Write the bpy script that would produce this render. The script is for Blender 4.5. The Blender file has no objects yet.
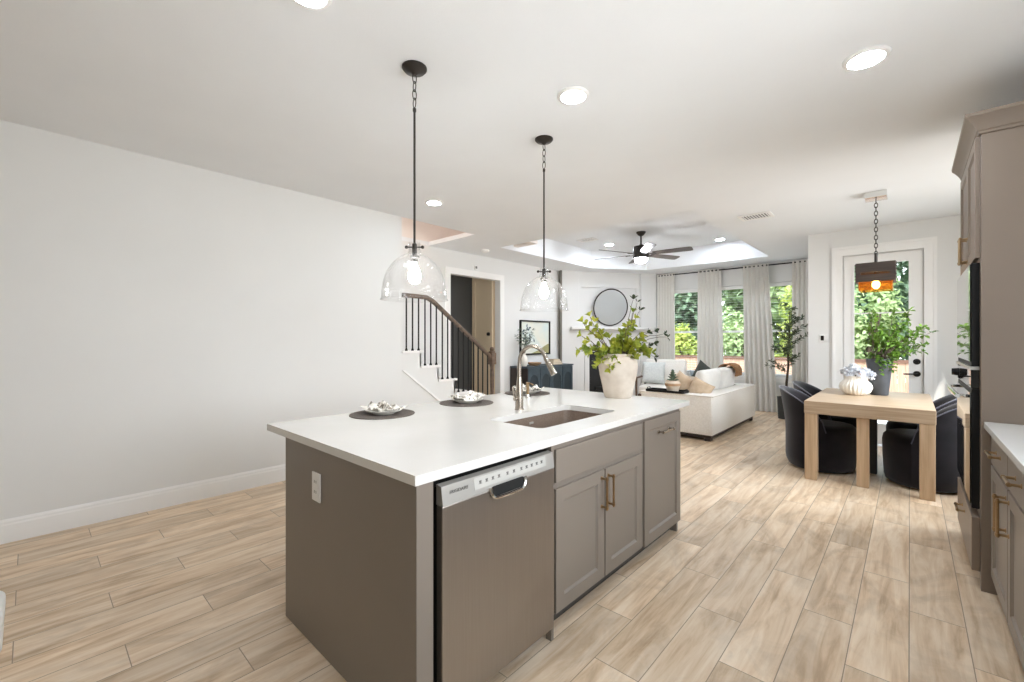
import bpy, bmesh, math, random
from mathutils import Vector, Matrix

SC = bpy.context.scene
COL = SC.collection
R_ = random.Random(7)
PI = math.pi

# ------------------------------------------------------------------ camera
CAM_H = 1.351
cd = bpy.data.cameras.new('camera')
cam = bpy.data.objects.new('camera', cd)
COL.objects.link(cam)
cam.location = (0, 0, CAM_H)
cam.rotation_euler = (PI / 2, 0, math.radians(42.26))
cd.sensor_width = 36.0
cd.lens = 438.0 / 1024 * 36.0
cd.shift_y = -1.0 / 1024
cd.clip_start = 0.05
SC.camera = cam

# ------------------------------------------------------------------ colour management
SC.view_settings.view_transform = 'Standard'
SC.view_settings.look = 'None'
SC.view_settings.gamma = 1.0
SC.view_settings.use_curve_mapping = False
SC.view_settings.exposure = 0.68
SC.cycles.use_denoising = True
SC.cycles.max_bounces = 10
SC.cycles.diffuse_bounces = 6
SC.cycles.transparent_max_bounces = 24
SC.cycles.sample_clamp_indirect = 8.0

# ------------------------------------------------------------------ sky
SKY_STRENGTH = 3.2
SUN_STRENGTH = 2.2
CAN_STRENGTH = 44.0
PENDANT_STRENGTH = 105.0
world = bpy.data.worlds.new('sky')
SC.world = world
world.use_nodes = True
nt = world.node_tree
nt.nodes.clear()
wo = nt.nodes.new('ShaderNodeOutputWorld')
bg = nt.nodes.new('ShaderNodeBackground')
tc = nt.nodes.new('ShaderNodeTexCoord')
sx = nt.nodes.new('ShaderNodeSeparateXYZ')
cr = nt.nodes.new('ShaderNodeValToRGB')
mr = nt.nodes.new('ShaderNodeMapRange')
mr.inputs['From Min'].default_value = -1
mr.inputs['From Max'].default_value = 1
nt.links.new(tc.outputs['Generated'], sx.inputs[0])
nt.links.new(sx.outputs['Z'], mr.inputs['Value'])
nt.links.new(mr.outputs[0], cr.inputs[0])
e = cr.color_ramp.elements
e[0].position = 0.47; e[0].color = (0.62, 0.60, 0.57, 1)
e[1].position = 0.53; e[1].color = (0.92, 0.95, 1.0, 1)
k = e.new(0.8); k.color = (0.66, 0.82, 1.0, 1)
nt.links.new(cr.outputs[0], bg.inputs['Color'])
bg.inputs['Strength'].default_value = SKY_STRENGTH
nt.links.new(bg.outputs[0], wo.inputs[0])

# ------------------------------------------------------------------ sun
sd = bpy.data.lights.new('sun', 'SUN')
sd.energy = SUN_STRENGTH
sd.angle = math.radians(1.0)
sd.color = (1.0, 0.95, 0.86)
so = bpy.data.objects.new('sun', sd)
COL.objects.link(so)
so.rotation_euler = Vector((-0.35, 0.62, -0.80)).to_track_quat('-Z', 'Y').to_euler()


# ------------------------------------------------------------------ added daylight lamp outside an unseen opening above the right counter
wd = bpy.data.lights.new('kitchen_added_daylight', 'AREA')
wd.shape = 'RECTANGLE'
wd.size = 1.7
wd.size_y = 1.2
wd.energy = 15.0
wd.spread = math.radians(115)
wd.color = (0.93, 0.97, 1.0)
wl_ = bpy.data.objects.new('kitchen_added_daylight', wd)
COL.objects.link(wl_)
wl_.location = (1.08, 1.4, 1.66)
wl_.rotation_euler = (PI / 2, 0, PI / 2)
# added daylight lamp, out of sight behind the right wall beyond the tall cabinet
wd2 = bpy.data.lights.new('dining_added_daylight', 'AREA')
wd2.shape = 'RECTANGLE'
wd2.size = 1.6
wd2.size_y = 1.25
wd2.energy = 25.0
wd2.spread = math.radians(118)
wd2.color = (0.95, 0.98, 1.0)
wl2 = bpy.data.objects.new('dining_added_daylight', wd2)
COL.objects.link(wl2)
wl2.location = (1.08, 5.3, 1.78)
wl2.rotation_euler = (PI / 2 - 0.36, 0, PI / 2)


# ------------------------------------------------------------------ materials
def lin(c):
    out = []
    for v in c[:3]:
        v = v / 255.0
        out.append(v / 12.92 if v <= 0.04045 else ((v + 0.055) / 1.055) ** 2.4)
    return (out[0], out[1], out[2], 1.0)


MATS = {}


def mat(name, rgb, rough=0.5, metal=0.0, var=0.0, scale=6.0, stretch=(1, 1, 1), bump=0.0, bscale=200.0,
        spec=0.5, rgb2=None, sheen=0.0, trans=0.0, emit=None, estr=0.0):
    m = bpy.data.materials.new(name)
    m.use_nodes = True
    t = m.node_tree
    b = t.nodes['Principled BSDF']
    b.inputs['Base Color'].default_value = lin(rgb)
    b.inputs['Roughness'].default_value = rough
    b.inputs['Metallic'].default_value = metal
    b.inputs['Specular IOR Level'].default_value = spec
    if sheen:
        b.inputs['Sheen Weight'].default_value = sheen
    if emit:
        b.inputs['Emission Color'].default_value = lin(emit)
        b.inputs['Emission Strength'].default_value = estr
    co = t.nodes.new('ShaderNodeTexCoord')
    mp = t.nodes.new('ShaderNodeMapping')
    mp.inputs['Scale'].default_value = stretch
    t.links.new(co.outputs['Object'], mp.inputs[0])
    if var > 0 or rgb2:
        n = t.nodes.new('ShaderNodeTexNoise')
        n.inputs['Scale'].default_value = scale
        n.inputs['Detail'].default_value = 5
        t.links.new(mp.outputs[0], n.inputs['Vector'])
        r = t.nodes.new('ShaderNodeValToRGB')
        c1 = lin(rgb)
        c2 = lin(rgb2) if rgb2 else tuple(list(x * (1 - var) for x in c1[:3]) + [1])
        r.color_ramp.elements[0].position = 0.36
        r.color_ramp.elements[1].position = 0.66
        r.color_ramp.elements[0].color = c2
        r.color_ramp.elements[1].color = c1
        t.links.new(n.outputs['Fac'], r.inputs[0])
        t.links.new(r.outputs[0], b.inputs['Base Color'])
    if bump > 0:
        n2 = t.nodes.new('ShaderNodeTexNoise')
        n2.inputs['Scale'].default_value = bscale
        n2.inputs['Detail'].default_value = 3
        t.links.new(mp.outputs[0], n2.inputs['Vector'])
        bp = t.nodes.new('ShaderNodeBump')
        bp.inputs['Strength'].default_value = bump
        bp.inputs['Distance'].default_value = 0.002
        t.links.new(n2.outputs['Fac'], bp.inputs['Height'])
        t.links.new(bp.outputs[0], b.inputs['Normal'])
    if trans > 0:
        tr = t.nodes.new('ShaderNodeBsdfTranslucent')
        src = b.inputs['Base Color']
        if src.is_linked:
            t.links.new(src.links[0].from_socket, tr.inputs['Color'])
        else:
            tr.inputs['Color'].default_value = lin(rgb)
        mx = t.nodes.new('ShaderNodeMixShader')
        mx.inputs[0].default_value = trans
        t.links.new(b.outputs[0], mx.inputs[1])
        t.links.new(tr.outputs[0], mx.inputs[2])
        t.links.new(mx.outputs[0], t.nodes['Material Output'].inputs['Surface'])
    MATS[name] = m
    return m


def glass(name, tint=(255, 255, 255), refl=0.08, rough=0.0, seeds=False, haze=0.0, haze_rgb=(255, 255, 255)):
    """thin clear glass: straight-through transmission with a fresnel gloss"""
    m = bpy.data.materials.new(name)
    m.use_nodes = True
    t = m.node_tree
    t.nodes.remove(t.nodes['Principled BSDF'])
    out = t.nodes['Material Output']
    tr = t.nodes.new('ShaderNodeBsdfTransparent')
    tr.inputs[0].default_value = lin(tint)
    gl = t.nodes.new('ShaderNodeBsdfGlossy')
    gl.inputs['Roughness'].default_value = rough
    lw = t.nodes.new('ShaderNodeLayerWeight')
    lw.inputs['Blend'].default_value = refl
    mx = t.nodes.new('ShaderNodeMixShader')
    t.links.new(lw.outputs['Facing' if seeds else 'Fresnel'], mx.inputs[0])
    t.links.new(tr.outputs[0], mx.inputs[1])
    t.links.new(gl.outputs[0], mx.inputs[2])
    if seeds:
        co = t.nodes.new('ShaderNodeTexCoord')
        n = t.nodes.new('ShaderNodeTexVoronoi')
        n.inputs['Scale'].default_value = 55
        t.links.new(co.outputs['Object'], n.inputs['Vector'])
        bp = t.nodes.new('ShaderNodeBump')
        bp.inputs['Strength'].default_value = 0.5
        bp.inputs['Distance'].default_value = 0.004
        t.links.new(n.outputs['Distance'], bp.inputs['Height'])
        t.links.new(bp.outputs[0], gl.inputs['Normal'])
        t.links.new(bp.outputs[0], lw.inputs['Normal'])
    if haze > 0:
        tl = t.nodes.new('ShaderNodeBsdfTranslucent')
        tl.inputs[0].default_value = lin(haze_rgb)
        m2 = t.nodes.new('ShaderNodeMixShader')
        m2.inputs[0].default_value = haze
        t.links.new(mx.outputs[0], m2.inputs[1])
        t.links.new(tl.outputs[0], m2.inputs[2])
        t.links.new(m2.outputs[0], out.inputs['Surface'])
    else:
        t.links.new(mx.outputs[0], out.inputs['Surface'])
    return m


def emitter(name, rgb, s):
    m = bpy.data.materials.new(name)
    m.use_nodes = True
    t = m.node_tree
    t.nodes.remove(t.nodes['Principled BSDF'])
    em = t.nodes.new('ShaderNodeEmission')
    em.inputs[0].default_value = lin(rgb)
    em.inputs[1].default_value = s
    t.links.new(em.outputs[0], t.nodes['Material Output'].inputs['Surface'])
    return m


def floor_material():
    """wood-look tile planks 0.198 x 1.0 m laid along Y with a third offset"""
    m = bpy.data.materials.new('wood_look_tile')
    m.use_nodes = True
    t = m.node_tree
    b = t.nodes['Principled BSDF']
    L = t.links.new

    def math_(op, a, b_=None, c=None):
        n = t.nodes.new('ShaderNodeMath')
        n.operation = op
        for i, v in enumerate((a, b_, c)):
            if v is None:
                continue
            if isinstance(v, (int, float)):
                n.inputs[i].default_value = v
            else:
                L(v, n.inputs[i])
        return n.outputs[0]
    co = t.nodes.new('ShaderNodeTexCoord')
    sp = t.nodes.new('ShaderNodeSeparateXYZ')
    L(co.outputs['Object'], sp.inputs[0])
    X, Y = sp.outputs['X'], sp.outputs['Y']
    u = math_('DIVIDE', math_('ADD', X, 0.003), 0.198)
    row = math_('FLOOR', u)
    fu = math_('FRACT', u)
    v = math_('ADD', math_('SUBTRACT', Y, 0.95), math_('MULTIPLY', row, 1 / 3.0))
    colm = math_('FLOOR', v)
    fv = math_('FRACT', v)
    du = math_('MULTIPLY', math_('MINIMUM', fu, math_('SUBTRACT', 1.0, fu)), 0.198)
    dv = math_('MINIMUM', fv, math_('SUBTRACT', 1.0, fv))
    d = math_('MINIMUM', du, dv)
    grout = math_('LESS_THAN', d, 0.0018)
    idv = t.nodes.new('ShaderNodeCombineXYZ')
    L(row, idv.inputs[0]); L(colm, idv.inputs[1])
    wn = t.nodes.new('ShaderNodeTexWhiteNoise')
    wn.noise_dimensions = '3D'
    L(idv.outputs[0], wn.inputs['Vector'])
    # grain coordinates, shifted per plank
    off = t.nodes.new('ShaderNodeVectorMath'); off.operation = 'MULTIPLY_ADD'
    L(wn.outputs['Color'], off.inputs[0])
    off.inputs[1].default_value = (37, 41, 29)
    L(co.outputs['Object'], off.inputs[2])
    mp = t.nodes.new('ShaderNodeMapping')
    mp.inputs['Scale'].default_value = (12, 1.1, 1)
    L(off.outputs[0], mp.inputs[0])
    n1 = t.nodes.new('ShaderNodeTexNoise')
    n1.inputs['Scale'].default_value = 1.6
    n1.inputs['Detail'].default_value = 8
    n1.inputs['Roughness'].default_value = 0.62
    n1.inputs['Distortion'].default_value = 0.6
    L(mp.outputs[0], n1.inputs['Vector'])
    mp2 = t.nodes.new('ShaderNodeMapping')
    mp2.inputs['Scale'].default_value = (4.0, 2.0, 1)
    L(off.outputs[0], mp2.inputs[0])
    n2 = t.nodes.new('ShaderNodeTexNoise')
    n2.inputs['Scale'].default_value = 1.0
    n2.inputs['Detail'].default_value = 6
    n2.inputs['Roughness'].default_value = 0.6
    n2.inputs['Distortion'].default_value = 1.4
    L(mp2.outputs[0], n2.inputs['Vector'])
    r1 = t.nodes.new('ShaderNodeValToRGB')
    el = r1.color_ramp.elements
    el[0].position = 0.30; el[0].color = lin((192, 161, 128))
    el[1].position = 0.62; el[1].color = lin((232, 212, 187))
    q = el.new(0.46); q.color = lin((218, 192, 161))
    L(n1.outputs['Fac'], r1.inputs[0])
    r2 = t.nodes.new('ShaderNodeValToRGB')
    r2.color_ramp.elements[0].position = 0.34; r2.color_ramp.elements[0].color = (0.46, 0.40, 0.34, 1)
    r2.color_ramp.elements[1].position = 0.52; r2.color_ramp.elements[1].color = (1, 1, 1, 1)
    L(n2.outputs['Fac'], r2.inputs[0])
    mx = t.nodes.new('ShaderNodeMixRGB'); mx.blend_type = 'MULTIPLY'
    mx.inputs[0].default_value = 0.34
    L(r1.outputs[0], mx.inputs[1]); L(r2.outputs[0], mx.inputs[2])
    hs = t.nodes.new('ShaderNodeHueSaturation')
    L(math_('ADD', math_('MULTIPLY', wn.outputs['Value'], 0.22), 0.90), hs.inputs['Value'])
    L(mx.outputs[0], hs.inputs['Color'])
    mg = t.nodes.new('ShaderNodeMixRGB')
    L(grout, mg.inputs[0]); L(hs.outputs[0], mg.inputs[1])
    mg.inputs[2].default_value = lin((150, 130, 110))
    L(mg.outputs[0], b.inputs['Base Color'])
    b.inputs['Roughness'].default_value = 0.42
    b.inputs['Specular IOR Level'].default_value = 0.4
    bp = t.nodes.new('ShaderNodeBump')
    bp.inputs['Strength'].default_value = 0.25
    bp.inputs['Distance'].default_value = 0.001
    L(math_('SUBTRACT', n1.outputs['Fac'], grout), bp.inputs['Height'])
    L(bp.outputs[0], b.inputs['Normal'])
    return m


def wood(name, c1, c2, stretch, rough=0.5, scale=3.0):
    return mat(name, c1, rough, rgb2=c2, scale=scale, stretch=stretch, bump=0.1, bscale=12)


M = {}
M['wall'] = mat('wall_paint', (230, 230, 228), 0.9, var=0.02, scale=1.5, bump=0.12, bscale=160, spec=0.2)
M['ceiling'] = mat('ceiling_paint', (237, 239, 241), 0.95, var=0.02, scale=2, bump=0.25, bscale=140, spec=0.1)
M['trim'] = mat('white_trim', (243, 242, 240), 0.45, var=0.02, scale=2)
M['upper'] = mat('upper_wall', (238, 231, 226), 0.9, var=0.02, scale=2)
M['beige'] = mat('beige_door_paint', (222, 206, 178), 0.55, var=0.03, scale=3)
M['charcoal_wall'] = mat('charcoal_paint', (66, 66, 64), 0.7, var=0.06, scale=3)
M['panel_paint'] = mat('fireplace_paint', (222, 221, 218), 0.6, var=0.02, scale=2)
M['cab'] = mat('cabinet_paint', (131, 121, 111), 0.42, var=0.03, scale=3)
M['cab2'] = mat('tall_cabinet_paint', (127, 112, 98), 0.42, var=0.03, scale=3)
M['kick'] = mat('toe_kick', (70, 66, 62), 0.6, var=0.05)
M['quartz'] = mat('white_quartz', (226, 223, 218), 0.16, rgb2=(220, 217, 211), scale=2.2, spec=0.5)
M['steel'] = mat('brushed_steel', (164, 157, 150), 0.32, 0.9, var=0.05, scale=4, stretch=(1, 60, 1))
M['steel_light'] = mat('polished_steel', (190, 187, 181), 0.3, 0.45, var=0.04, scale=8)
M['nickel'] = mat('brushed_nickel', (178, 168, 156), 0.25, 1.0, var=0.05, scale=20)
M['chrome'] = mat('chrome', (226, 226, 224), 0.08, 1.0, var=0.02)
M['brass'] = mat('brushed_brass', (172, 146, 112), 0.28, 1.0, var=0.08, scale=30)
M['black'] = mat('matte_black', (22, 21, 20), 0.5, var=0.1, scale=20, spec=0.25)
M['bronze'] = mat('dark_bronze', (52, 47, 43), 0.4, 0.5, var=0.1, scale=20)
M['dark'] = mat('dark_gap', (16, 15, 14), 0.8, var=0.1)
M['oven_glass'] = mat('black_oven_glass', (12, 12, 13), 0.03, var=0.05, spec=0.9)
M['sink'] = mat('taupe_granite_sink', (136, 118, 103), 0.5, rgb2=(118, 101, 88), scale=160, bump=0.1)
M['outlet'] = mat('white_plastic', (240, 240, 238), 0.35, var=0.02)
M['mark'] = mat('printed_marking', (112, 110, 106), 0.5, var=0.05)
M['panel_strip'] = mat('control_strip', (200, 198, 192), 0.35, 0.2, var=0.03)
M['matt'] = mat('woven_grey_mat', (104, 95, 88), 0.9, rgb2=(82, 74, 68), scale=130, bump=0.5, bscale=240)
M['plate'] = mat('cream_stoneware', (232, 228, 218), 0.3, var=0.03, scale=20)
M['napkin'] = mat('patterned_napkin', (238, 233, 224), 0.9, rgb2=(132, 124, 112), scale=38)
M['napkin'].node_tree.nodes['Color Ramp'].color_ramp.elements[0].position = 0.40
M['napkin'].node_tree.nodes['Color Ramp'].color_ramp.elements[1].position = 0.50
M['clay'] = mat('whitewashed_terracotta', (216, 204, 190), 0.85, rgb2=(198, 184, 168), scale=9, bump=0.35, bscale=60)
M['soil'] = mat('potting_soil', (46, 36, 28), 1.0, var=0.4, scale=60, bump=0.8)
M['leaf_lime'] = mat('lime_leaf', (190, 190, 70), 0.5, rgb2=(122, 142, 52), scale=14, trans=0.35)
M['leaf_dark'] = mat('dark_leaf', (70, 82, 56), 0.5, rgb2=(44, 56, 38), scale=14, trans=0.15)
M['leaf_green'] = mat('bright_leaf', (132, 168, 66), 0.45, rgb2=(78, 116, 44), scale=10, trans=0.3)
M['leaf_olive'] = mat('olive_leaf', (104, 116, 86), 0.55, rgb2=(66, 78, 56), scale=12, trans=0.15)
M['leaf_sage'] = mat('sage_leaf', (122, 140, 118), 0.6, rgb2=(80, 98, 80), scale=12, trans=0.15)
M['bark'] = mat('bark', (92, 76, 60), 0.9, rgb2=(60, 50, 42), scale=25, bump=0.6, bscale=60)
M['twig'] = mat('grey_twig', (104, 88, 76), 0.8, var=0.3, scale=30)
M['velvet'] = mat('navy_velvet', (30, 26, 31), 0.9, rgb2=(19, 17, 21), scale=7, sheen=0.3, spec=0.15, bump=0.2, bscale=300)
M['velvet_pipe'] = mat('velvet_piping', (62, 62, 78), 0.7, var=0.1, sheen=0.6)
M['oak'] = wood('washed_oak', (188, 165, 138), (168, 144, 117), (1.2, 16, 30), 0.45, 2.2)
M['oak_v'] = wood('washed_oak_upright', (204, 176, 144), (180, 152, 120), (18, 18, 1.0), 0.5, 2.2)
M['walnut'] = wood('brown_stained_wood', (116, 94, 76), (84, 66, 52), (1, 8, 8), 0.45)
M['boucle'] = mat('cream_upholstery', (240, 236, 229), 0.95, rgb2=(230, 225, 217), scale=60, bump=0.4, bscale=260, sheen=0.2)
M['cushion_white'] = mat('white_cushion', (236, 233, 228), 0.95, var=0.05, scale=9, bump=0.3, bscale=200)
M['cushion_tan'] = mat('tan_cushion', (206, 184, 158), 0.95, rgb2=(190, 166, 140), scale=14, bump=0.3)
M['cushion_beige'] = mat('beige_cushion', (220, 206, 188), 0.95, rgb2=(206, 190, 170), scale=14, bump=0.3)
M['cushion_grey'] = mat('pale_grey_cushion', (214, 217, 214), 0.95, rgb2=(200, 204, 202), scale=40, bump=0.3)
M['cushion_blue'] = mat('slate_blue_cushion', (140, 152, 158), 0.95, var=0.1, scale=14)
M['cushion_green'] = mat('charcoal_green_cushion', (66, 70, 64), 0.9, var=0.2, scale=14)
M['throw'] = mat('caramel_throw', (158, 116, 78), 0.95, rgb2=(128, 92, 62), scale=40, bump=0.6, bscale=150)
M['sofa_foot'] = mat('espresso_wood', (52, 40, 34), 0.5, var=0.1)
M['linen'] = mat('linen_curtain', (246, 244, 239), 0.95, rgb2=(238, 235, 229), scale=30, stretch=(6, 6, 0.6), trans=0.2)
M['shade'] = mat('grey_window_shade', (212, 211, 209), 0.9, var=0.04, scale=12)
M['blind'] = mat('white_slat', (240, 240, 238), 0.5, var=0.02)
M['teal'] = mat('teal_painted_wood', (62, 76, 84), 0.5, rgb2=(50, 62, 70), scale=8)
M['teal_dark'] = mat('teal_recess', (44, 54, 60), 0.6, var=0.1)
M['console_side'] = mat('dark_brown_wood', (44, 34, 30), 0.5, var=0.2)
M['gold_box'] = mat('tan_bound_cover', (186, 154, 110), 0.6, var=0.1, scale=20)
M['cream_cover'] = mat('cream_bound_cover', (226, 214, 192), 0.7, var=0.05, scale=20)
M['wood_bowl'] = mat('pale_turned_wood', (184, 148, 112), 0.6, var=0.15, scale=18)
M['firebox'] = mat('black_firebox', (20, 20, 20), 0.5, var=0.3, scale=10)
M['mirror'] = mat('mirror_silver', (235, 238, 240), 0.01, 1.0, var=0.01)
M['vase_white'] = mat('ribbed_white_ceramic', (238, 233, 222), 0.5, var=0.03, scale=10)
M['vase_dark'] = mat('slate_ceramic', (80, 82, 86), 0.6, rgb2=(66, 68, 72), scale=10, bump=0.2, bscale=40)
M['petal'] = mat('pale_blue_petal', (247, 247, 247), 0.8, rgb2=(224, 228, 236), scale=30, trans=0.2)
M['pot_leg_shade_black'] = mat('charcoal_pot_leg_shade', (52, 54, 54), 0.6, var=0.1, scale=12)
M['fence'] = mat('cedar_fence_boards', (214, 172, 148), 0.85, rgb2=(190, 146, 122), scale=3, stretch=(9, 9, 0.7), bump=0.3, bscale=20)
M['fence_cap'] = mat('fence_cap_rail', (120, 86, 70), 0.85, var=0.2, scale=5)
M['patio'] = mat('patio_concrete', (206, 200, 192), 0.9, rgb2=(190, 184, 176), scale=5, bump=0.3)
M['grass'] = mat('lawn_ground', (120, 140, 74), 0.95, rgb2=(88, 106, 54), scale=8)
M['tree_dark'] = mat('evergreen_leaf', (136, 156, 122), 0.6, rgb2=(84, 106, 80), scale=0.9, trans=0.25)
M['tree_mid'] = mat('broad_leaf', (180, 194, 142), 0.55, rgb2=(128, 152, 104), scale=0.9, trans=0.3)
M['tree_yellow'] = mat('yellow_green_leaf', (214, 216, 120), 0.55, rgb2=(166, 182, 90), scale=0.9, trans=0.35)
M['tree_palm'] = mat('pale_green_frond', (202, 214, 160), 0.55, rgb2=(152, 174, 116), scale=0.9, trans=0.3)
M['fan'] = mat('oil_rubbed_bronze', (46, 42, 38), 0.4, 0.3, var=0.1, scale=12)
M['fan_blade'] = wood('dark_walnut_blade', (84, 74, 66), (62, 54, 48), (1, 12, 12), 0.35)
M['shade_wood'] = wood('dark_stained_lamp_wood', (66, 54, 46), (48, 38, 32), (1, 1, 20), 0.5)
M['amber'] = glass('amber_glass', (248, 214, 160), 0.10, 0.15, haze=0.13, haze_rgb=(220, 162, 104))
M['glass'] = glass('window_glass', (250, 252, 252), 0.04)
M['seeded'] = glass('seeded_clear_glass', (253, 253, 253), 0.12, 0.04, seeds=True, haze=0.007)
M['can_light'] = emitter('lit_diffuser', (228, 241, 255), CAN_STRENGTH)
M['can_bright'] = emitter('brighter_lit_diffuser', (228, 241, 255), CAN_STRENGTH * 4.0)
M['can_tray'] = emitter('tray_lit_diffuser', (228, 241, 255), CAN_STRENGTH * 2.9)
M['bulb'] = emitter('lit_bulb', (250, 250, 248), PENDANT_STRENGTH)
M['amber_bulb'] = emitter('lit_warm_bulb', (255, 232, 190), 26.0)
M['fan_lens'] = emitter('lit_fan_lens', (244, 247, 255), 130.0)
M['white_bin'] = mat('white_enamel', (226, 226, 222), 0.4, var=0.03)
M['artwork'] = mat('artwork_paper', (214, 226, 222), 0.7, rgb2=(232, 230, 214), scale=2.2)
M['art_leaf'] = mat('painted_blue_leaf', (74, 96, 108), 0.8, var=0.2)
M['art_hill'] = mat('painted_olive_hill', (176, 172, 122), 0.8, var=0.2)
M['floor'] = floor_material()


# ------------------------------------------------------------------ mesh builder
class MB:
    def __init__(self):
        self.bm = bmesh.new()

    def _xf(self, verts, mx):
        if mx is not None:
            bmesh.ops.transform(self.bm, matrix=mx, verts=verts)

    def box(self, x0, y0, z0, x1, y1, z1, b=0.0, mx=None, seg=2):
        t = bmesh.new()
        bmesh.ops.create_cube(t, size=1.0)
        for v in t.verts:
            v.co = Vector(((x0 + x1) / 2 + v.co.x * (x1 - x0), (y0 + y1) / 2 + v.co.y * (y1 - y0), (z0 + z1) / 2 + v.co.z * (z1 - z0)))
        if b > 0:
            bmesh.ops.bevel(t, geom=t.edges[:], offset=b, segments=seg, affect='EDGES', profile=0.5)
        self._join(t, mx)
        return self

    def _join(self, t, mx=None):
        vm = {}
        for v in t.verts:
            c = v.co if mx is None else mx @ v.co
            vm[v] = self.bm.verts.new(c)
        for f in t.faces:
            try:
                self.bm.faces.new([vm[v] for v in f.verts])
            except ValueError:
                pass
        t.free()

    def cyl(self, p0, p1, r0, r1=None, n=16, cap=True):
        r1 = r0 if r1 is None else r1
        p0, p1 = Vector(p0), Vector(p1)
        d = (p1 - p0)
        q = d.to_track_quat('Z', 'Y').to_matrix()
        a, b = [], []
        for i in range(n):
            th = 2 * PI * i / n
            o = q @ Vector((math.cos(th), math.sin(th), 0))
            a.append(self.bm.verts.new(p0 + o * r0))
            b.append(self.bm.verts.new(p1 + o * r1))
        for i in range(n):
            j = (i + 1) % n
            self.bm.faces.new((a[i], a[j], b[j], b[i]))
        if cap:
            self.bm.faces.new(a[::-1])
            self.bm.faces.new(b)
        return self

    def lathe(self, prof, c=(0, 0), n=32, rib=None, close=False):
        """profile [(r,z)...] turned about a vertical axis at c; r=0 ends are closed to a point"""
        rings = []
        for (r, z) in prof:
            if r < 1e-5:
                rings.append([self.bm.verts.new((c[0], c[1], z))])
            else:
                ring = []
                for i in range(n):
                    th = 2 * PI * i / n
                    rr = r * (1 + (rib(th, z) if rib else 0))
                    ring.append(self.bm.verts.new((c[0] + rr * math.cos(th), c[1] + rr * math.sin(th), z)))
                rings.append(ring)
        for A, B in zip(rings[:-1], rings[1:]):
            for i in range(n):
                j = (i + 1) % n
                if len(A) == 1 and len(B) == 1:
                    continue
                if len(A) == 1:
                    self.bm.faces.new((A[0], B[j], B[i]))
                elif len(B) == 1:
                    self.bm.faces.new((A[i], A[j], B[0]))
                else:
                    self.bm.faces.new((A[i], A[j], B[j], B[i]))
        return self

    def tube(self, pts, r, n=8, closed=False, radii=None):
        pts = [Vector(p) for p in pts]
        m = len(pts)
        rings = []
        up = None
        for i, p in enumerate(pts):
            a = pts[i - 1] if (i > 0 or closed) else p
            b = pts[(i + 1) % m] if (i < m - 1 or closed) else p
            d = (b - a).normalized()
            if up is None:
                up = Vector((0, 0, 1)) if abs(d.z) < 0.9 else Vector((1, 0, 0))
            s = d.cross(up)
            if s.length < 1e-6:
                s = d.cross(Vector((0, 1, 0)))
            s.normalize()
            up = s.cross(d).normalized()
            rr = radii[i] if radii else r
            rings.append([self.bm.verts.new(p + (s * math.cos(2 * PI * k / n) + up * math.sin(2 * PI * k / n)) * rr) for k in range(n)])
        rng = range(m) if closed else range(m - 1)
        for i in rng:
            A, B = rings[i], rings[(i + 1) % m]
            for k in range(n):
                j = (k + 1) % n
                self.bm.faces.new((A[k], A[j], B[j], B[k]))
        if not closed:
            self.bm.faces.new(rings[0][::-1])
            self.bm.faces.new(rings[-1])
        return self

    def sphere(self, c, rx, ry=None, rz=None, u=16, v=10):
        ry = rx if ry is None else ry
        rz = rx if rz is None else rz
        mx = Matrix.Translation(c) @ Matrix.Diagonal((rx, ry, rz, 1))
        bmesh.ops.create_uvsphere(self.bm, u_segments=u, v_segments=v, radius=1.0, matrix=mx)
        return self

    def loops(self, outer, holes, t0, t1, f):
        """flat plate with holes: 2-D outlines, thickness t0..t1, f(u,v,t)->xyz"""
        bm = self.bm
        for t in (t0, t1):
            ed = []
            for lp in [outer] + holes:
                vs = [bm.verts.new(f(p[0], p[1], t)) for p in lp]
                for i in range(len(vs)):
                    ed.append(bm.edges.new((vs[i], vs[(i + 1) % len(vs)])))
            bmesh.ops.triangle_fill(bm, use_beauty=True, use_dissolve=False, edges=ed)
        for lp in [outer] + holes:
            a = [bm.verts.new(f(p[0], p[1], t0)) for p in lp]
            b = [bm.verts.new(f(p[0], p[1], t1)) for p in lp]
            for i in range(len(a)):
                j = (i + 1) % len(a)
                bm.faces.new((a[i], a[j], b[j], b[i]))
        return self

    def prism(self, poly, t0, t1, f):
        return self.loops(poly, [], t0, t1, f)

    def pillow(self, w, h, t, mx, n=14, pinch=0.06, flat=4.0):
        """throw cushion in the local XZ plane, thickness along Y"""
        for side in (-1, 1):
            g = []
            for i in range(n + 1):
                row = []
                for j in range(n + 1):
                    a = -1 + 2 * i / n
                    b = -1 + 2 * j / n
                    th = (max(0, (1 - abs(a) ** flat)) ** 0.5) * (max(0, (1 - abs(b) ** flat)) ** 0.5)
                    k1 = 1 - pinch * (1 - abs(b) ** 2) * abs(a) ** 2
                    k2 = 1 - pinch * (1 - abs(a) ** 2) * abs(b) ** 2
                    row.append(self.bm.verts.new(mx @ Vector((a * w / 2 * k1, side * t / 2 * th, b * h / 2 * k2))))
                g.append(row)
            for i in range(n):
                for j in range(n):
                    q = (g[i][j], g[i + 1][j], g[i + 1][j + 1], g[i][j + 1])
                    self.bm.faces.new(q if side < 0 else q[::-1])
        bmesh.ops.remove_doubles(self.bm, verts=self.bm.verts[:], dist=1e-5)
        return self

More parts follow.
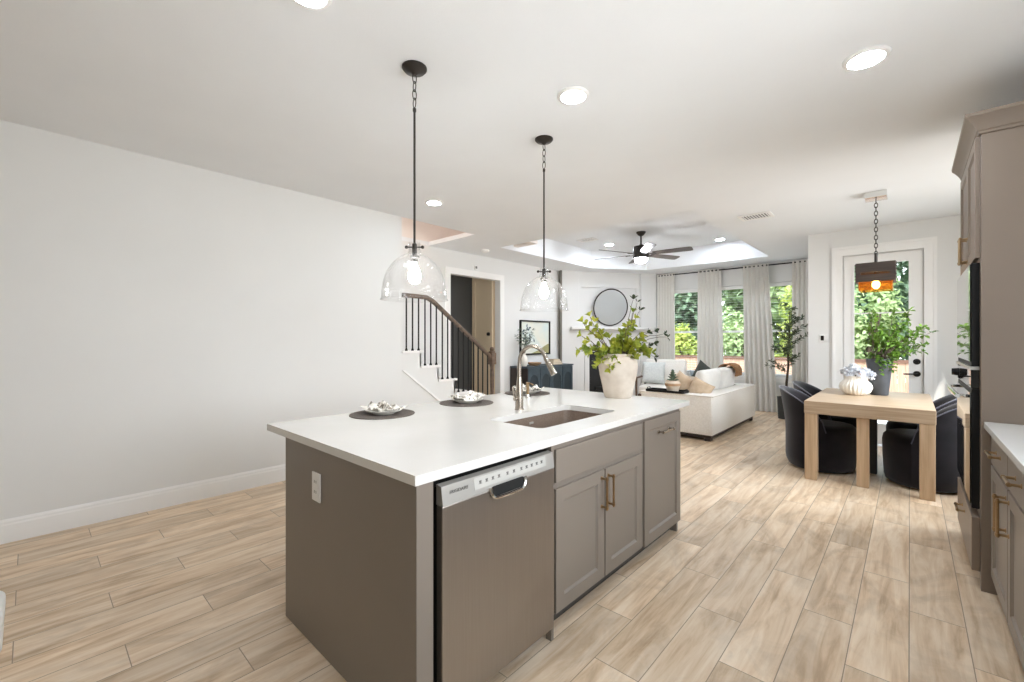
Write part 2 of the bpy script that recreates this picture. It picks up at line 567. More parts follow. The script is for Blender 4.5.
    def leaf(self, p, d, nrm, ln, wd, fold=0.12, curl=0.15):
        d = Vector(d).normalized()
        s = d.cross(Vector(nrm))
        if s.length < 1e-4:
            s = d.cross(Vector((0.3, 0.9, 0.1)))
        s.normalize()
        n = s.cross(d).normalized()
        p = Vector(p)
        V = self.bm.verts.new

        def at(t, w, up):
            return V(p + d * (ln * t) + s * (wd * w) + n * (ln * (up - curl * t * t)))
        a = at(0, 0, 0)
        m1, m2 = at(0.4, 0, 0), at(0.75, 0, 0)
        tip = at(1, 0, 0)
        l1, l2 = at(0.38, 0.46, fold), at(0.76, 0.44, fold)
        r1, r2 = at(0.38, -0.46, fold), at(0.76, -0.44, fold)
        F = self.bm.faces.new
        F((a, m1, l1)); F((a, r1, m1)); F((l1, m1, m2, l2)); F((m1, r1, r2, m2)); F((l2, m2, tip)); F((m2, r2, tip))

    def build(self, name, material, parent=None, local=False, origin=None, smooth=False, angle=40, recalc=True):
        off = Vector((0, 0, 0))
        if parent is not None and not local:
            p = parent
            while p is not None:
                off += Vector(p.location)
                p = p.parent
        elif origin is not None:
            off = Vector(origin)
        if off.length > 0:
            for v in self.bm.verts:
                v.co -= off
        if recalc:
            bmesh.ops.remove_doubles(self.bm, verts=self.bm.verts[:], dist=1e-6)
            bmesh.ops.recalc_face_normals(self.bm, faces=self.bm.faces[:])
        me = bpy.data.meshes.new(name)
        self.bm.to_mesh(me)
        self.bm.free()
        for mm in (material if isinstance(material, (list, tuple)) else [material]):
            me.materials.append(mm)
        if smooth:
            for p in me.polygons:
                p.use_smooth = True
            me.set_sharp_from_angle(angle=math.radians(angle))
        o = bpy.data.objects.new(name, me)
        COL.objects.link(o)
        if parent is not None:
            o.parent = parent
        elif origin is not None:
            o.location = origin
        return o


def thing(name, label, cat, loc=(0, 0, 0), rot=0.0, group=None):
    o = bpy.data.objects.new(name, None)
    o.empty_display_size = 0.05
    COL.objects.link(o)
    o.location = loc
    o.rotation_euler = (0, 0, rot)
    o['label'] = label
    o['category'] = cat
    if group:
        o['group'] = group
    return o


def tag(o, label, cat, group=None, kind=None):
    o['label'] = label
    o['category'] = cat
    if group:
        o['group'] = group
    if kind:
        o['kind'] = kind
    return o


def struct(o, label=None):
    o['kind'] = 'structure'
    if label:
        o['label'] = label
    return o


def copy_tree(o, parent=None):
    c = o.copy()
    COL.objects.link(c)
    if parent is not None:
        c.parent = parent
        c.matrix_parent_inverse = o.matrix_parent_inverse
    for ch in list(o.children):
        copy_tree(ch, c)
    return c


XY = lambda u, v, t: (u, v, t)
XZ = lambda u, v, t: (u, t, v)
YZ = lambda u, v, t: (t, u, v)


def rect(a, b, c, d):
    return [(a, b), (c, b), (c, d), (a, d)]


def rrect(a, b, c, d, r, n=6):
    out = []
    for (cx, cy, s) in ((c - r, b + r, -PI / 2), (c - r, d - r, 0), (a + r, d - r, PI / 2), (a + r, b + r, PI)):
        for i in range(n + 1):
            th = s + PI / 2 * i / n
            out.append((cx + r * math.cos(th), cy + r * math.sin(th)))
    return out


CEIL = 2.81
TRAY = 3.157
XL, XH, XR = -4.46, -5.51, 0.92      # left wall, hall wall, right wall faces
YD, YW = 7.29, 9.40                  # door wall, window wall faces
D1, D2 = (-5.51, 7.51), (-4.20, 9.40)
ADG = math.atan2(D2[1] - D1[1], D2[0] - D1[0])
LDG = math.hypot(D2[0] - D1[0], D2[1] - D1[1])

# ------------------------------------------------------------------ room shell
mb = MB()
mb.prism([(-6.7, -3.2), (XR + 0.1, -3.2), (XR + 0.1, YD + 0.02), (-0.93, YD + 0.02), (-0.93, YW + 0.02), (-4.2, YW + 0.02), (-5.6, 7.6), (-6.7, 7.6)], -0.06, 0.0, XY)
struct(mb.build('floor', M['floor']))

tray_hole = [(-4.78, 4.99), (-1.82, 4.99), (-1.82, 8.655), (-4.07, 8.655), (-4.78, 7.63)]
stair_hole = rect(XH, 2.964, XL, 4.144)
mb = MB()
mb.loops([(-6.7, -3.2), (XR + 0.15, -3.2), (XR + 0.15, YD + 0.2), (-0.9, YD + 0.2), (-0.9, YW + 0.5), (-5.0, YW + 0.5), (-6.7, 7.9)],
         [tray_hole, stair_hole], CEIL, CEIL + 0.06, XY)
# tray recess
for i in range(5):
    a, b = tray_hole[i], tray_hole[(i + 1) % 5]
    d = Vector((b[0] - a[0], b[1] - a[1])).normalized()
    n = (d.y * 0.03, -d.x * 0.03)
    mb.prism([a, b, (b[0] + n[0], b[1] + n[1]), (a[0] + n[0], a[1] + n[1])], CEIL + 0.0605, TRAY, XY)
mb.prism([(-4.9, 4.85), (-1.7, 4.85), (-1.7, 8.8), (-4.2, 8.8), (-4.9, 7.7)], TRAY, TRAY + 0.05, XY)
struct(mb.build('ceiling', M['ceiling']))

# upper stairwell walls above the opening
mb = MB()
mb.box(XH - 0.1, 1.2, CEIL + 0.06, XH, 5.4, 5.4)
mb.box(XL, 1.2, CEIL + 0.06, XL + 0.1, 2.964, 5.4)
mb.box(XL, 2.964, CEIL + 0.06, XL + 0.1, 5.4, 5.4)
mb.box(XH, 5.3, CEIL + 0.06, XL, 5.4, 5.4)
mb.box(XH, 1.2, CEIL + 0.06, XL, 1.3, 5.4)
mb.box(XH - 0.1, 1.2, 5.4, XL + 0.1, 5.4, 5.45)
struct(mb.build('wall_upper_landing', M['upper']))

mb = MB()
mb.box(XL - 0.12, -3.2, 0, XL, 2.964, CEIL)
struct(mb.build('wall_left', M['wall']))
mb = MB()
mb.loops(rect(1.0, 0, 7.51, CEIL), [[(4.572, 0.0005), (5.735, 0.0005), (5.735, 2.43), (4.572, 2.43)]], XH - 0.12, XH, YZ)
struct(mb.build('wall_hall', M['wall']))
mb = MB()
mb.box(-0.1, 0, 0, LDG + 0.1, 0.1, CEIL)
w = mb.build('wall_diagonal', M['wall'])
w.location = (D1[0], D1[1], 0)
w.rotation_euler = (0, 0, ADG)
struct(w)

WIN = [(-4.08, -3.06), (-2.98, -2.20), (-2.12, -1.22)]
ZS, ZH = 0.66, 2.43
mb = MB()
mb.loops(rect(-4.35, 0, -0.9, CEIL), [rect(a, ZS, b, ZH) for a, b in WIN], YW, YW + 0.16, XZ)
struct(mb.build('wall_window_side', M['wall']))
mb = MB()
mb.box(-1.05, YD + 0.12, 0, -0.93, YW, CEIL)
struct(mb.build('wall_return', M['wall']))
DX0, DX1, DZ = -0.661, 0.126, 2.465
mb = MB()
mb.loops(rect(-1.05, 0, XR, CEIL), [[(DX0 - 0.02, 0.0005), (DX1 + 0.02, 0.0005), (DX1 + 0.02, DZ + 0.02), (DX0 - 0.02, DZ + 0.02)]], YD, YD + 0.12, XZ)
struct(mb.build('wall_door_side', M['wall']))
mb = MB()
mb.loops(rect(-3.2, 0, YD + 0.12, CEIL), [rect(0.5, 1.02, 2.3, 2.30), rect(4.46, 0.95, 6.2, 2.55)], XR, XR + 0.1, YZ)  # both openings added to let in the side daylight lamps
struct(mb.build('wall_right', M['wall']))
mb = MB()
mb.box(XL - 0.12, -3.3, 0, XR + 0.1, -3.2, CEIL)
struct(mb.build('wall_back', M['wall']))


def baseboard(name, pts_fn, a, b, flip=1):
    """moulded skirting profile along a wall"""
    prof = [(0, 0), (0.016, 0), (0.016, 0.118), (0.012, 0.128), (0.012, 0.140), (0.005, 0.156), (0, 0.156)]
    mb = MB()
    mb.prism([(d * flip, z) for d, z in prof], a, b, pts_fn)
    return struct(mb.build(name, M['trim']))


baseboard('baseboard_left', lambda d, z, t: (XL + d, t, z), -3.2, 2.964)
baseboard('baseboard_hall', lambda d, z, t: (XH + d, t, z), 5.80, 7.3)
baseboard('baseboard_window_side', lambda d, z, t: (t, YW - d, z), -4.1, -1.05)
baseboard('baseboard_return', lambda d, z, t: (-1.05 - d, t, z), YD + 0.0, YW - 0.016)
baseboard('baseboard_door_side', lambda d, z, t: (t, YD - d, z), -1.05, -0.772)

# ---- windows
for i, (a, b) in enumerate(WIN):
    mb = MB()
    mb.loops(rect(a, ZS, b, ZH), [rect(a + 0.05, ZS + 0.05, b - 0.05, 1.50), rect(a + 0.05, 1.54, b - 0.05, ZH - 0.05)], YW + 0.06, YW + 0.12, XZ)
    mb.box(a - 0.04, YW - 0.045, ZS - 0.03, b + 0.04, YW + 0.06, ZS, b=0.004)
    mb.box(a - 0.02, YW - 0.018, ZS - 0.10, b + 0.02, YW, ZS - 0.03, b=0.003)
    wn = struct(mb.build('window_%d' % (i + 1), M['trim']))
    g = MB()
    g.box(a + 0.05, YW + 0.085, ZS + 0.05, b - 0.05, YW + 0.091, 1.50)
    g.box(a + 0.05, YW + 0.085, 1.54, b - 0.05, YW + 0.091, ZH - 0.05)
    g.build('window_pane', M['glass'], wn)
    # horizontal slat blind hung in the reveal
    sl = MB()
    z = 0.70
    while z < 2.33:
        sl.box(a + 0.03, YW + 0.018, z, b - 0.03, YW + 0.040, z + 0.002)
        z += 0.05
    sl.box(a + 0.02, YW + 0.006, 2.36, b - 0.02, YW + 0.05, 2.42, b=0.003)
    for x in (a + 0.16, b - 0.16):
        sl.box(x - 0.002, YW + 0.009, 0.70, x + 0.002, YW + 0.011, 2.36)
    side = ['left', 'middle', 'right'][i]
    tag(sl.build('window_blind', M['blind'], origin=((a + b) / 2, YW + 0.03, ZS)),
        'open white slat blind hanging in the %s window of the three' % side, 'blind', 'slat blinds in the windows')

# ---- glazed door and casing
mb = MB()
C0, C1, CZ = -0.775, 0.24, 2.585
mb.loops([(C0, 0), (C1, 0), (C1, CZ), (C0, CZ)], [[(DX0, 0.0005), (DX1, 0.0005), (DX1, DZ), (DX0, DZ)]], YD - 0.022, YD, XZ)
mb.loops([(C0 + 0.0, 0), (C1 - 0.0, 0), (C1, CZ), (C0, CZ)], [[(C0 + 0.03, 0.0005), (C1 - 0.03, 0.0005), (C1 - 0.03, CZ - 0.03), (C0 + 0.03, CZ - 0.03)]], YD - 0.034, YD - 0.022, XZ)
struct(mb.build('trim_1', M['trim']))
mb = MB()
mb.loops(rect(DX0 + 0.006, 0.012, DX1 - 0.006, DZ - 0.006), [rect(-0.545, 0.28, -0.009, 2.335)], YD + 0.02, YD + 0.062, XZ)
mb.loops(rect(-0.565, 0.26, 0.011, 2.355), [rect(-0.542, 0.283, -0.012, 2.332)], YD + 0.008, YD + 0.02, XZ)
mb.box(-0.545, YD + 0.03, 1.69, -0.009, YD + 0.05, 1.706)
jb = MB()
jb.loops(rect(DX0 - 0.019, 0.0006, DX1 + 0.019, DZ + 0.019), [[(DX0 + 0.03, 0.001), (DX1 - 0.03, 0.001), (DX1 - 0.03, DZ - 0.03), (DX0 + 0.03, DZ - 0.03)]], YD + 0.064, YD + 0.119, XZ)
struct(jb.build('trim_4', M['trim']))
dr = struct(mb.build('door_1', M['trim'], origin=(-0.27, YD + 0.04, 0)))
g = MB()
g.box(-0.545, YD + 0.037, 0.28, -0.009, YD + 0.043, 2.335)
g.build('door_glass', M['glass'], dr)
for zz, nm in ((0.935, 'lever_handle'), (1.085, 'deadbolt')):
    h = MB()
    h.cyl((0.062, YD + 0.02, zz), (0.062, YD + 0.004, zz), 0.036, 0.032, 20)
    if nm == 'lever_handle':
        h.cyl((0.062, YD + 0.004, zz), (0.062, YD - 0.045, zz), 0.012, 0.012, 10)
        h.tube([(0.066, YD - 0.045, zz), (0.02, YD - 0.048, zz), (-0.06, YD - 0.04, zz - 0.004)], 0.009, 8)
    else:
        h.cyl((0.062, YD + 0.004, zz), (0.062, YD - 0.006, zz), 0.022, 0.02, 16)
    h.build(nm, M['black'], dr, smooth=True)

# thermostat panel beside the door
t = thing('thermostat', 'small wall control with black screen beside the glass door', 'thermostat', (-0.87, YD - 0.012, 1.375))
MB().box(-0.92, YD - 0.012, 1.325, -0.82, YD - 0.001, 1.425, b=0.004).build('backplate', M['outlet'], t)
MB().box(-0.905, YD - 0.018, 1.345, -0.868, YD - 0.012, 1.410, b=0.003).build('screen', M['black'], t)

# ---- hallway seen through the opening in the hall wall
mb = MB()
mb.box(-6.37, 4.2, 0, -6.25, 5.86, 2.8)
struct(mb.build('wall_hall_end', M['charcoal_wall']))
mb = MB()
mb.box(-6.25, 5.742, 0, XH - 0.121, 5.86, 2.8)
struct(mb.build('wall_hall_side', M['beige']))
mb = MB()
mb.box(-6.37, 4.08, 0, XH - 0.121, 4.2, 2.8)
struct(mb.build('wall_hall_near', M['wall']))
mb = MB()
mb.box(-6.37, 4.08, 2.8, XH - 0.121, 5.86, 2.85)
struct(mb.build('ceiling_hall', M['ceiling']))
mb = MB()
mb.loops(rect(4.47, 0, 5.837, 2.53), [[(4.572, 0.0005), (5.735, 0.0005), (5.735, 2.43), (4.572, 2.43)]], XH, XH + 0.016, YZ)
struct(mb.build('trim_2', M['trim']))
# beige panelled door on the hallway's far side
mb = MB()
mb.loops(rect(-6.22, 0.01, -5.68, 2.60), [rect(-6.13, 0.25, -5.77, 1.25), rect(-6.13, 1.40, -5.77, 2.45)], 5.705, 5.738, XZ)
mb.box(-6.13, 5.722, 0.25, -5.77, 5.738, 1.25)
mb.box(-6.13, 5.722, 1.40, -5.77, 5.738, 2.45)
d2 = struct(mb.build('door_2', M['beige'], origin=(-6.04, 5.72, 0)))
MB().cyl((-5.765, 5.705, 1.46), (-5.765, 5.675, 1.46), 0.036, 0.03, 16).build('deadbolt', M['black'], d2, smooth=True)

# ------------------------------------------------------------------ staircase on the left, beyond the wall end
SX0, SX1 = XH + 0.004, XL + 0.004
st = thing('staircase', 'white staircase with black balusters and brown handrail beyond the left wall', 'staircase', (-4.95, 3.6, 0))
RISE, RUN = 0.188, 0.272
# treads step down along +Y; top visible tread is at z=1.222
n_steps = 6
for i in range(n_steps + 1):
    z = 1.222 - i * RISE
    y0 = 2.97 + i * RUN
    if z < 0.05:
        break
    MB().box(SX0, y0 - 0.01, z - 0.03, SX1 + 0.02, y0 + RUN + 0.025, z, b=0.006).build('tread', M['trim'], st)
    lo = max(0.0, z - RISE)
    MB().box(SX0, y0 + RUN - 0.02, lo + 0.0, SX1 - 0.004, y0 + RUN, z - 0.03).build('riser', M['trim'], st)
poly = [(2.9642, 0.0), (2.97 + RUN * 6.9, 0.0)]
for i in range(6, -1, -1):
    z = 1.222 - i * RISE
    if z < 0.05:
        continue
    poly.append((2.97 + (i + 1) * RUN - 0.002, z - 0.03))
    poly.append(((2.97 + i * RUN) if i else 2.9642, z - 0.03))
mb = MB()
mb.prism(poly, SX1 - 0.03, SX1 - 0.004, YZ)
mb.build('stringer', M['wall'], st)
mb = MB()
sk = [(2.965, 0.975), (2.99, 0.975), (4.26, 0.0), (4.20, 0.0)]
mb.prism([(2.966, 0.99), (3.0, 0.99), (4.30, -0.0 + 0.002), (4.24, 0.002)], SX1 - 0.004, SX1 + 0.012, YZ)
mb.build('skirt_moulding', M['trim'], st)
bx = XL + 0.005


def rail_z(y):
    if y < 3.36:
        return 1.885
    return 1.885 - (y - 3.36) * (1.885 - 1.10) / (4.46 - 3.36)


for i in range(n_steps):
    z = 1.222 - i * RISE
    for k in range(3):
        y = 2.97 + i * RUN + 0.055 + k * 0.088
        if y > 4.42:
            continue
        b = MB()
        b.box(bx - 0.0065, y - 0.0065, z, bx + 0.0065, y + 0.0065, rail_z(y) - 0.02)
        b.lathe([(0.0, z), (0.017, z), (0.017, z + 0.012), (0.010, z + 0.030), (0, z + 0.030)], (bx, y), 10)
        b.build('baluster', M['black'], st)
pts = [(bx, 2.975, 1.885), (bx, 3.20, 1.885), (bx, 3.32, 1.882), (bx, 3.42, 1.84), (bx, 3.52, 1.771), (bx, 4.44, 1.115)]
mb = MB()
prof = [(-0.028, -0.025), (0.028, -0.025), (0.032, 0.0), (0.024, 0.022), (0, 0.028), (-0.024, 0.022), (-0.032, 0.0)]
rings = []
for p in pts:
    rings.append([mb.bm.verts.new((p[0] + a, p[1], p[2] + b)) for a, b in prof])
for A, B in zip(rings[:-1], rings[1:]):
    for k in range(len(prof)):
        j = (k + 1) % len(prof)
        mb.bm.faces.new((A[k], A[j], B[j], B[k]))
mb.bm.faces.new(rings[0]); mb.bm.faces.new(rings[-1][::-1])
mb.build('handrail', M['walnut'], st, smooth=True, angle=50)
mb = MB()
ny = 4.475
mb.box(bx - 0.045, ny - 0.045, 0.10, bx + 0.045, ny + 0.045, 0.42, b=0.004)
mb.lathe([(0.04, 0.42), (0.03, 0.45), (0.026, 0.55), (0.03, 0.86), (0.026, 0.95), (0.036, 1.00), (0.0, 1.00)], (bx, ny), 16)
mb.box(bx - 0.045, ny - 0.045, 1.00, bx + 0.045, ny + 0.045, 1.17, b=0.004)
mb.lathe([(0.05, 1.17), (0.05, 1.185), (0.03, 1.195), (0.034, 1.225), (0.02, 1.25), (0, 1.252)], (bx, ny), 16)
mb.build('newel_post', M['walnut'], st, smooth=True, angle=35)


# ------------------------------------------------------------------ kitchen island
def shaker(mb, x, y0, y1, z0, z1, rail=0.062, t=0.019, dirx=1):
    """shaker door slab facing +X (dirx=1) or -X with its face at x"""
    xa, xb = (x - t, x) if dirx > 0 else (x, x + t)
    f = lambda u, v, tt: (tt, u, v)
    mb.loops(rect(y0, z0, y1, z1), [rect(y0 + rail, z0 + rail, y1 - rail, z1 - rail)], xa, xb, f)
    # sloped inner lip
    xi = x - dirx * 0.010
    o = rect(y0 + rail, z0 + rail, y1 - rail, z1 - rail)
    q = rect(y0 + rail + 0.010, z0 + rail + 0.010, y1 - rail - 0.010, z1 - rail - 0.010)
    A = [mb.bm.verts.new((x - dirx * 0.001, p[0], p[1])) for p in o]
    B = [mb.bm.verts.new((xi, p[0], p[1])) for p in q]
    for i in range(4):
        j = (i + 1) % 4
        mb.bm.faces.new((A[i], A[j], B[j], B[i]))
    mb.bm.faces.new(B)
    return mb


def pull(parent, p0, p1, out, m, r=0.006):
    """square-ended bar pull from p0 to p1 standing off by vector out"""
    p0, p1, out = Vector(p0), Vector(p1), Vector(out)
    d = (p1 - p0).normalized()
    a, b = p0 + out, p1 + out
    h = MB()
    h.cyl(a - d * 0.012, b + d * 0.012, r, r, 10)
    for q in (p0, p1):
        h.cyl(q, q + out, r * 1.05, r * 0.9, 10)
        h.cyl(q, q + out * 0.1, r * 1.8, r * 1.6, 10)
        h.cyl(q + out - d * 0.006, q + out + d * 0.006, r * 1.45, r * 1.45, 10)
    return h.build('handle', m, parent, smooth=True)


IX0, IX1, IY0, IY1 = -2.265, -1.200, 0.842, 3.085
FX = -1.187                              # faces of doors
isl = thing('island_base', 'grey painted island body with plain end panel under white counter', 'island', ((IX0 + IX1) / 2, 2.0, 0))
MB().box(IX0, IY0, 0, FX + 0.004, IY0 + 0.068, 0.879, b=0.002).build('end_panel', M['cab'], isl)
mb = MB()
mb.box(IX0, IY0 + 0.069, 0, IX0 + 0.02, IY1, 0.879)
mb.build('back_panel', M['cab'], isl)
MB().box(IX0 + 0.021, IY1 - 0.02, 0, IX1 - 0.02, IY1, 0.879).build('far_panel', M['cab'], isl)
MB().box(IX1 - 0.085, 1.60, 0.0, IX1 - 0.068, IY1 - 0.021, 0.098).build('toe_kick', M['kick'], isl)
MB().box(IX1 - 0.02, 1.569, 0.0, FX - 0.001, 1.588, 0.879, b=0.002).build('filler', M['cab'], isl)
MB().box(IX1 - 0.065, IY1 - 0.019, 0.0, IX1 - 0.018, IY1, 0.10).build('foot', M['cab'], isl)

# sink base cabinet
sc_ = thing('sink_base_cabinet', 'grey island cabinet with two doors below the sink', 'cabinet', (-1.5, 2.03, 0.1))
mb = MB()
mb.loops(rect(1.592, 0.10, 2.478, 0.878), [rect(1.63, 0.14, 2.02, 0.66), rect(2.06, 0.14, 2.44, 0.66), rect(1.63, 0.715, 2.44, 0.845)], IX1 - 0.02, IX1, YZ)
mb.box(-1.72, 1.592, 0.10, IX1 - 0.02, 1.61, 0.70)
mb.box(-1.72, 2.46, 0.10, IX1 - 0.02, 2.478, 0.70)
mb.box(-1.72, 1.61, 0.10, IX1 - 0.02, 2.46, 0.118)
mb.build('body', M['cab'], sc_)
MB().box(IX1 + 0.0005, 1.605, 0.700, FX, 2.462, 0.852, b=0.003).build('false_drawer', M['cab'], sc_)
for (a, b, hy) in ((1.605, 2.028, 2.000), (2.040, 2.462, 2.068)):
    d = shaker(MB(), FX, a, b, 0.108, 0.672, t=0.0125).build('door', M['cab'], sc_)
    pull(d, (FX, hy, 0.485), (FX, hy, 0.632), (0.032, 0, 0), M['brass'])
# pull-out cabinet
pc = thing('pullout_cabinet', 'grey island cabinet with one tall front and horizontal pull at far end', 'cabinet', (-1.5, 2.77, 0.1))
mb = MB()
mb.box(IX1 - 0.02, 2.480, 0.10, IX1, 2.52, 0.878)
mb.box(IX1 - 0.02, 3.02, 0.10, IX1, 3.064, 0.878)
mb.box(IX1 - 0.02, 2.52, 0.84, IX1, 3.02, 0.878)
mb.box(IX1 - 0.02, 2.52, 0.10, IX1, 3.02, 0.14)
mb.box(-2.0, 2.480, 0.10, IX1 - 0.02, 2.50, 0.878)
mb.box(-2.0, 3.044, 0.10, IX1 - 0.02, 3.064, 0.878)
mb.build('body', M['cab'], pc)
d = shaker(MB(), FX, 2.500, 3.055, 0.095, 0.858, t=0.0125).build('door', M['cab'], pc)
pull(d, (FX, 2.70, 0.765), (FX, 2.86, 0.765), (0.032, 0, 0), M['nickel'])

# dishwasher
dw = thing('dishwasher', 'stainless steel dishwasher built into the island', 'dishwasher', (-1.5, 1.25, 0.0))
DWX = -1.168
MB().box(-1.75, 0.940, 0.10, DWX - 0.035, 1.566, 0.845).build('body', M['dark'], dw)
MB().box(IX1 - 0.09, 0.925, 0.0, IX1 - 0.07, 1.566, 0.085).build('toe_plate', M['kick'], dw)
mb = MB()
mb.box(DWX - 0.034, 0.937, 0.075, DWX, 1.562, 0.786, b=0.004)
mb.build('door', M['steel'], dw)
# sloped control fascia with a pocket handle
fasc = [(DWX - 0.034, 0.787), (DWX + 0.002, 0.787), (DWX - 0.008, 0.852), (DWX - 0.034, 0.856)]
mb = MB()
mb.prism(fasc, 0.937, 1.562, lambda u, v, t: (u, t, v))
cp = mb.build('control_fascia', M['steel_light'], dw)
slope = lambda z: DWX + 0.002 - (z - 0.787) * 0.010 / 0.065
mb = MB()
mb.prism([(slope(0.806) + 0.0004, 0.806), (slope(0.806) + 0.0014, 0.806), (slope(0.846) + 0.0014, 0.846), (slope(0.846) + 0.0004, 0.846)], 1.085, 1.505, lambda u, v, t: (u, t, v))
mb.build('control_strip', M['panel_strip'], cp)
for y in [1.115, 1.148, 1.181, 1.214, 1.262, 1.300, 1.345, 1.378, 1.411, 1.444, 1.477]:
    mb = MB()
    x = slope(0.827)
    mb.prism([(y - 0.009, 0.8205), (y + 0.009, 0.8205), (y + 0.009, 0.8235), (y + 0.004, 0.8235), (y + 0.006, 0.834), (y - 0.006, 0.834), (y - 0.004, 0.8235), (y - 0.009, 0.8235)], x + 0.0008, x + 0.0022, YZ)
    mb.build('button', M['mark'], cp)
mb = MB()
mb.prism(rrect(1.163, 0.757, 1.357, 0.797, 0.014, 4), DWX - 0.002, DWX + 0.0035, YZ)
hd = mb.build('handle_pocket', M['dark'], dw)
mb = MB()
path = [(DWX + 0.005, 1.160, 0.797), (DWX + 0.008, 1.163, 0.775), (DWX + 0.010, 1.172, 0.760), (DWX + 0.012, 1.188, 0.754), (DWX + 0.012, 1.26, 0.752), (DWX + 0.012, 1.332, 0.754), (DWX + 0.010, 1.348, 0.760), (DWX + 0.008, 1.357, 0.775), (DWX + 0.005, 1.360, 0.797)]
mb.tube(path, 0.0065, 8)
mb.build('handle_rim', M['chrome'], hd, smooth=True)


def text_mesh(s, size, depth, m, parent, name, mx):
    cu = bpy.data.curves.new('t', 'FONT')
    cu.body = s
    cu.size = size
    cu.extrude = depth
    cu.align_x = 'CENTER'
    cu.align_y = 'CENTER'
    o = bpy.data.objects.new('t', cu)
    COL.objects.link(o)
    dg = bpy.context.evaluated_depsgraph_get()
    me = bpy.data.meshes.new_from_object(o.evaluated_get(dg))
    bpy.data.objects.remove(o)
    me.transform(mx)
    off = Vector((0, 0, 0))
    p = parent
    while p is not None:
        off += Vector(p.location)
        p = p.parent
    me.transform(Matrix.Translation(-off))
    me.materials.clear()
    me.materials.append(m)
    r = bpy.data.objects.new(name, me)
    COL.objects.link(r)
    r.parent = parent
    return r


# lettering on the fascia, reading along +Y, facing +X
rotm = Matrix(((0, 0, 1, 0), (1, 0, 0, 0), (0, 1, 0, 0), (0, 0, 0, 1)))
text_mesh('FRIGIDAIRE', 0.017, 0.0006, M['mark'], cp, 'brand_lettering', Matrix.Translation((slope(0.825) + 0.0012, 1.013, 0.826)) @ rotm)

# countertop with sink cut-out
SKX0, SKX1, SKY0, SKY1 = -1.722, -1.340, 1.690, 2.445
mb = MB()
mb.loops(rect(-2.485, 0.832, -1.176, 3.2), [rrect(SKX0, SKY0, SKX1, SKY1, 0.045)], 0.880, 0.914, XY)
tag(mb.build('countertop', M['quartz'], origin=(-1.83, 2.0, 0.88)), 'white quartz countertop covering the whole island', 'countertop')
# undermount sink
mb = MB()
o = rrect(SKX0 - 0.012, SKY0 - 0.012, SKX1 + 0.012, SKY1 + 0.012, 0.055)
lv = [(0.006, 0.879), (0.006, 0.86), (-0.004, 0.74), (-0.022, 0.705), (-0.06, 0.695)]
rings = []
for ins, z in lv:
    rings.append([mb.bm.verts.new((x, y, z)) for x, y in rrect(SKX0 - ins, SKY0 - ins, SKX1 + ins, SKY1 + ins, 0.05)])
for A, B in zip(rings[:-1], rings[1:]):
    for i in range(len(A)):
        j = (i + 1) % len(A)
        mb.bm.faces.new((A[i], A[j], B[j], B[i]))
mb.bm.faces.new(rings[-1])
sk_ = thing('sink', 'taupe undermount sink set into the island countertop', 'sink', (-1.53, 2.06, 0.70))
mb.build('basin', M['sink'], sk_, smooth=True)
MB().cyl((-1.53, 2.06, 0.6955), (-1.53, 2.06, 0.699), 0.045, 0.04, 20).build('drain', M['nickel'], sk_, smooth=True)
MB().box(SKX0 + 0.000, 2.05, 0.835, SKX0 + 0.003, 2.09, 0.848, b=0.001).build('badge', M['steel_light'], sk_)

# faucet
fx, fy = -1.815, 2.066
fa = thing('faucet', 'brushed nickel gooseneck faucet behind the sink', 'faucet', (fx, fy, 0.914))
mb = MB()
mb.lathe([(0, 0.914), (0.030, 0.914), (0.030, 0.920), (0.026, 0.924), (0.0245, 1.00), (0.020, 1.06), (0.0145, 1.12), (0.0, 1.12)], (fx, fy), 20)
mb.build('body', M['nickel'], fa, smooth=True)
pts = [(fx, fy, 1.11), (fx, fy, 1.20)]
R0 = 0.098
for i in range(1, 13):
    a = PI - i * (PI * 0.90) / 12
    pts.append((fx + R0 + R0 * math.cos(a), fy + 0.02 * i / 12, 1.215 + R0 * math.sin(a)))
MB().tube(pts, 0.0125, 12).build('spout', M['nickel'], fa, smooth=True)
e0 = Vector(pts[-1]); dv = (e0 - Vector(pts[-2])).normalized()
dv = (dv + Vector((0.12, 0.02, 0))).normalized()
mb = MB()
mb.cyl(e0, e0 + dv * 0.03, 0.0145, 0.0150, 14)
mb.cyl(e0 + dv * 0.032, e0 + dv * 0.115, 0.0155, 0.0215, 14)
mb.build('spray_head', M['nickel'], fa, smooth=True)
mb = MB()
mb.cyl((fx, fy - 0.02, 0.985), (fx, fy - 0.046, 0.985), 0.012, 0.012, 12)
mb.tube([(fx, fy - 0.040, 0.985), (fx, fy - 0.055, 1.02), (fx, fy - 0.060, 1.06)], 0.006, 8)
mb.build('lever', M['nickel'], fa, smooth=True)
# soap dispenser
sx_, sy_ = -2.125, 2.515
sp = thing('soap_dispenser', 'slim brass soap pump standing by the farthest place setting', 'soap dispenser', (sx_, sy_, 0.914))
mb = MB()
mb.lathe([(0, 0.914), (0.030, 0.914), (0.030, 0.922), (0.016, 0.930), (0.014, 0.945), (0, 0.945)], (sx_, sy_), 18)
mb.build('base', M['chrome'], sp, smooth=True)
mb = MB()
mb.lathe([(0, 0.945), (0.011, 0.945), (0.011, 1.015), (0.014, 1.02), (0.014, 1.034), (0, 1.036)], (sx_, sy_), 14)
mb.tube([(sx_, sy_, 1.026), (sx_ + 0.03, sy_, 1.026), (sx_ + 0.05, sy_, 1.018)], 0.005, 8)
mb.build('pump', M['brass'], sp, smooth=True)

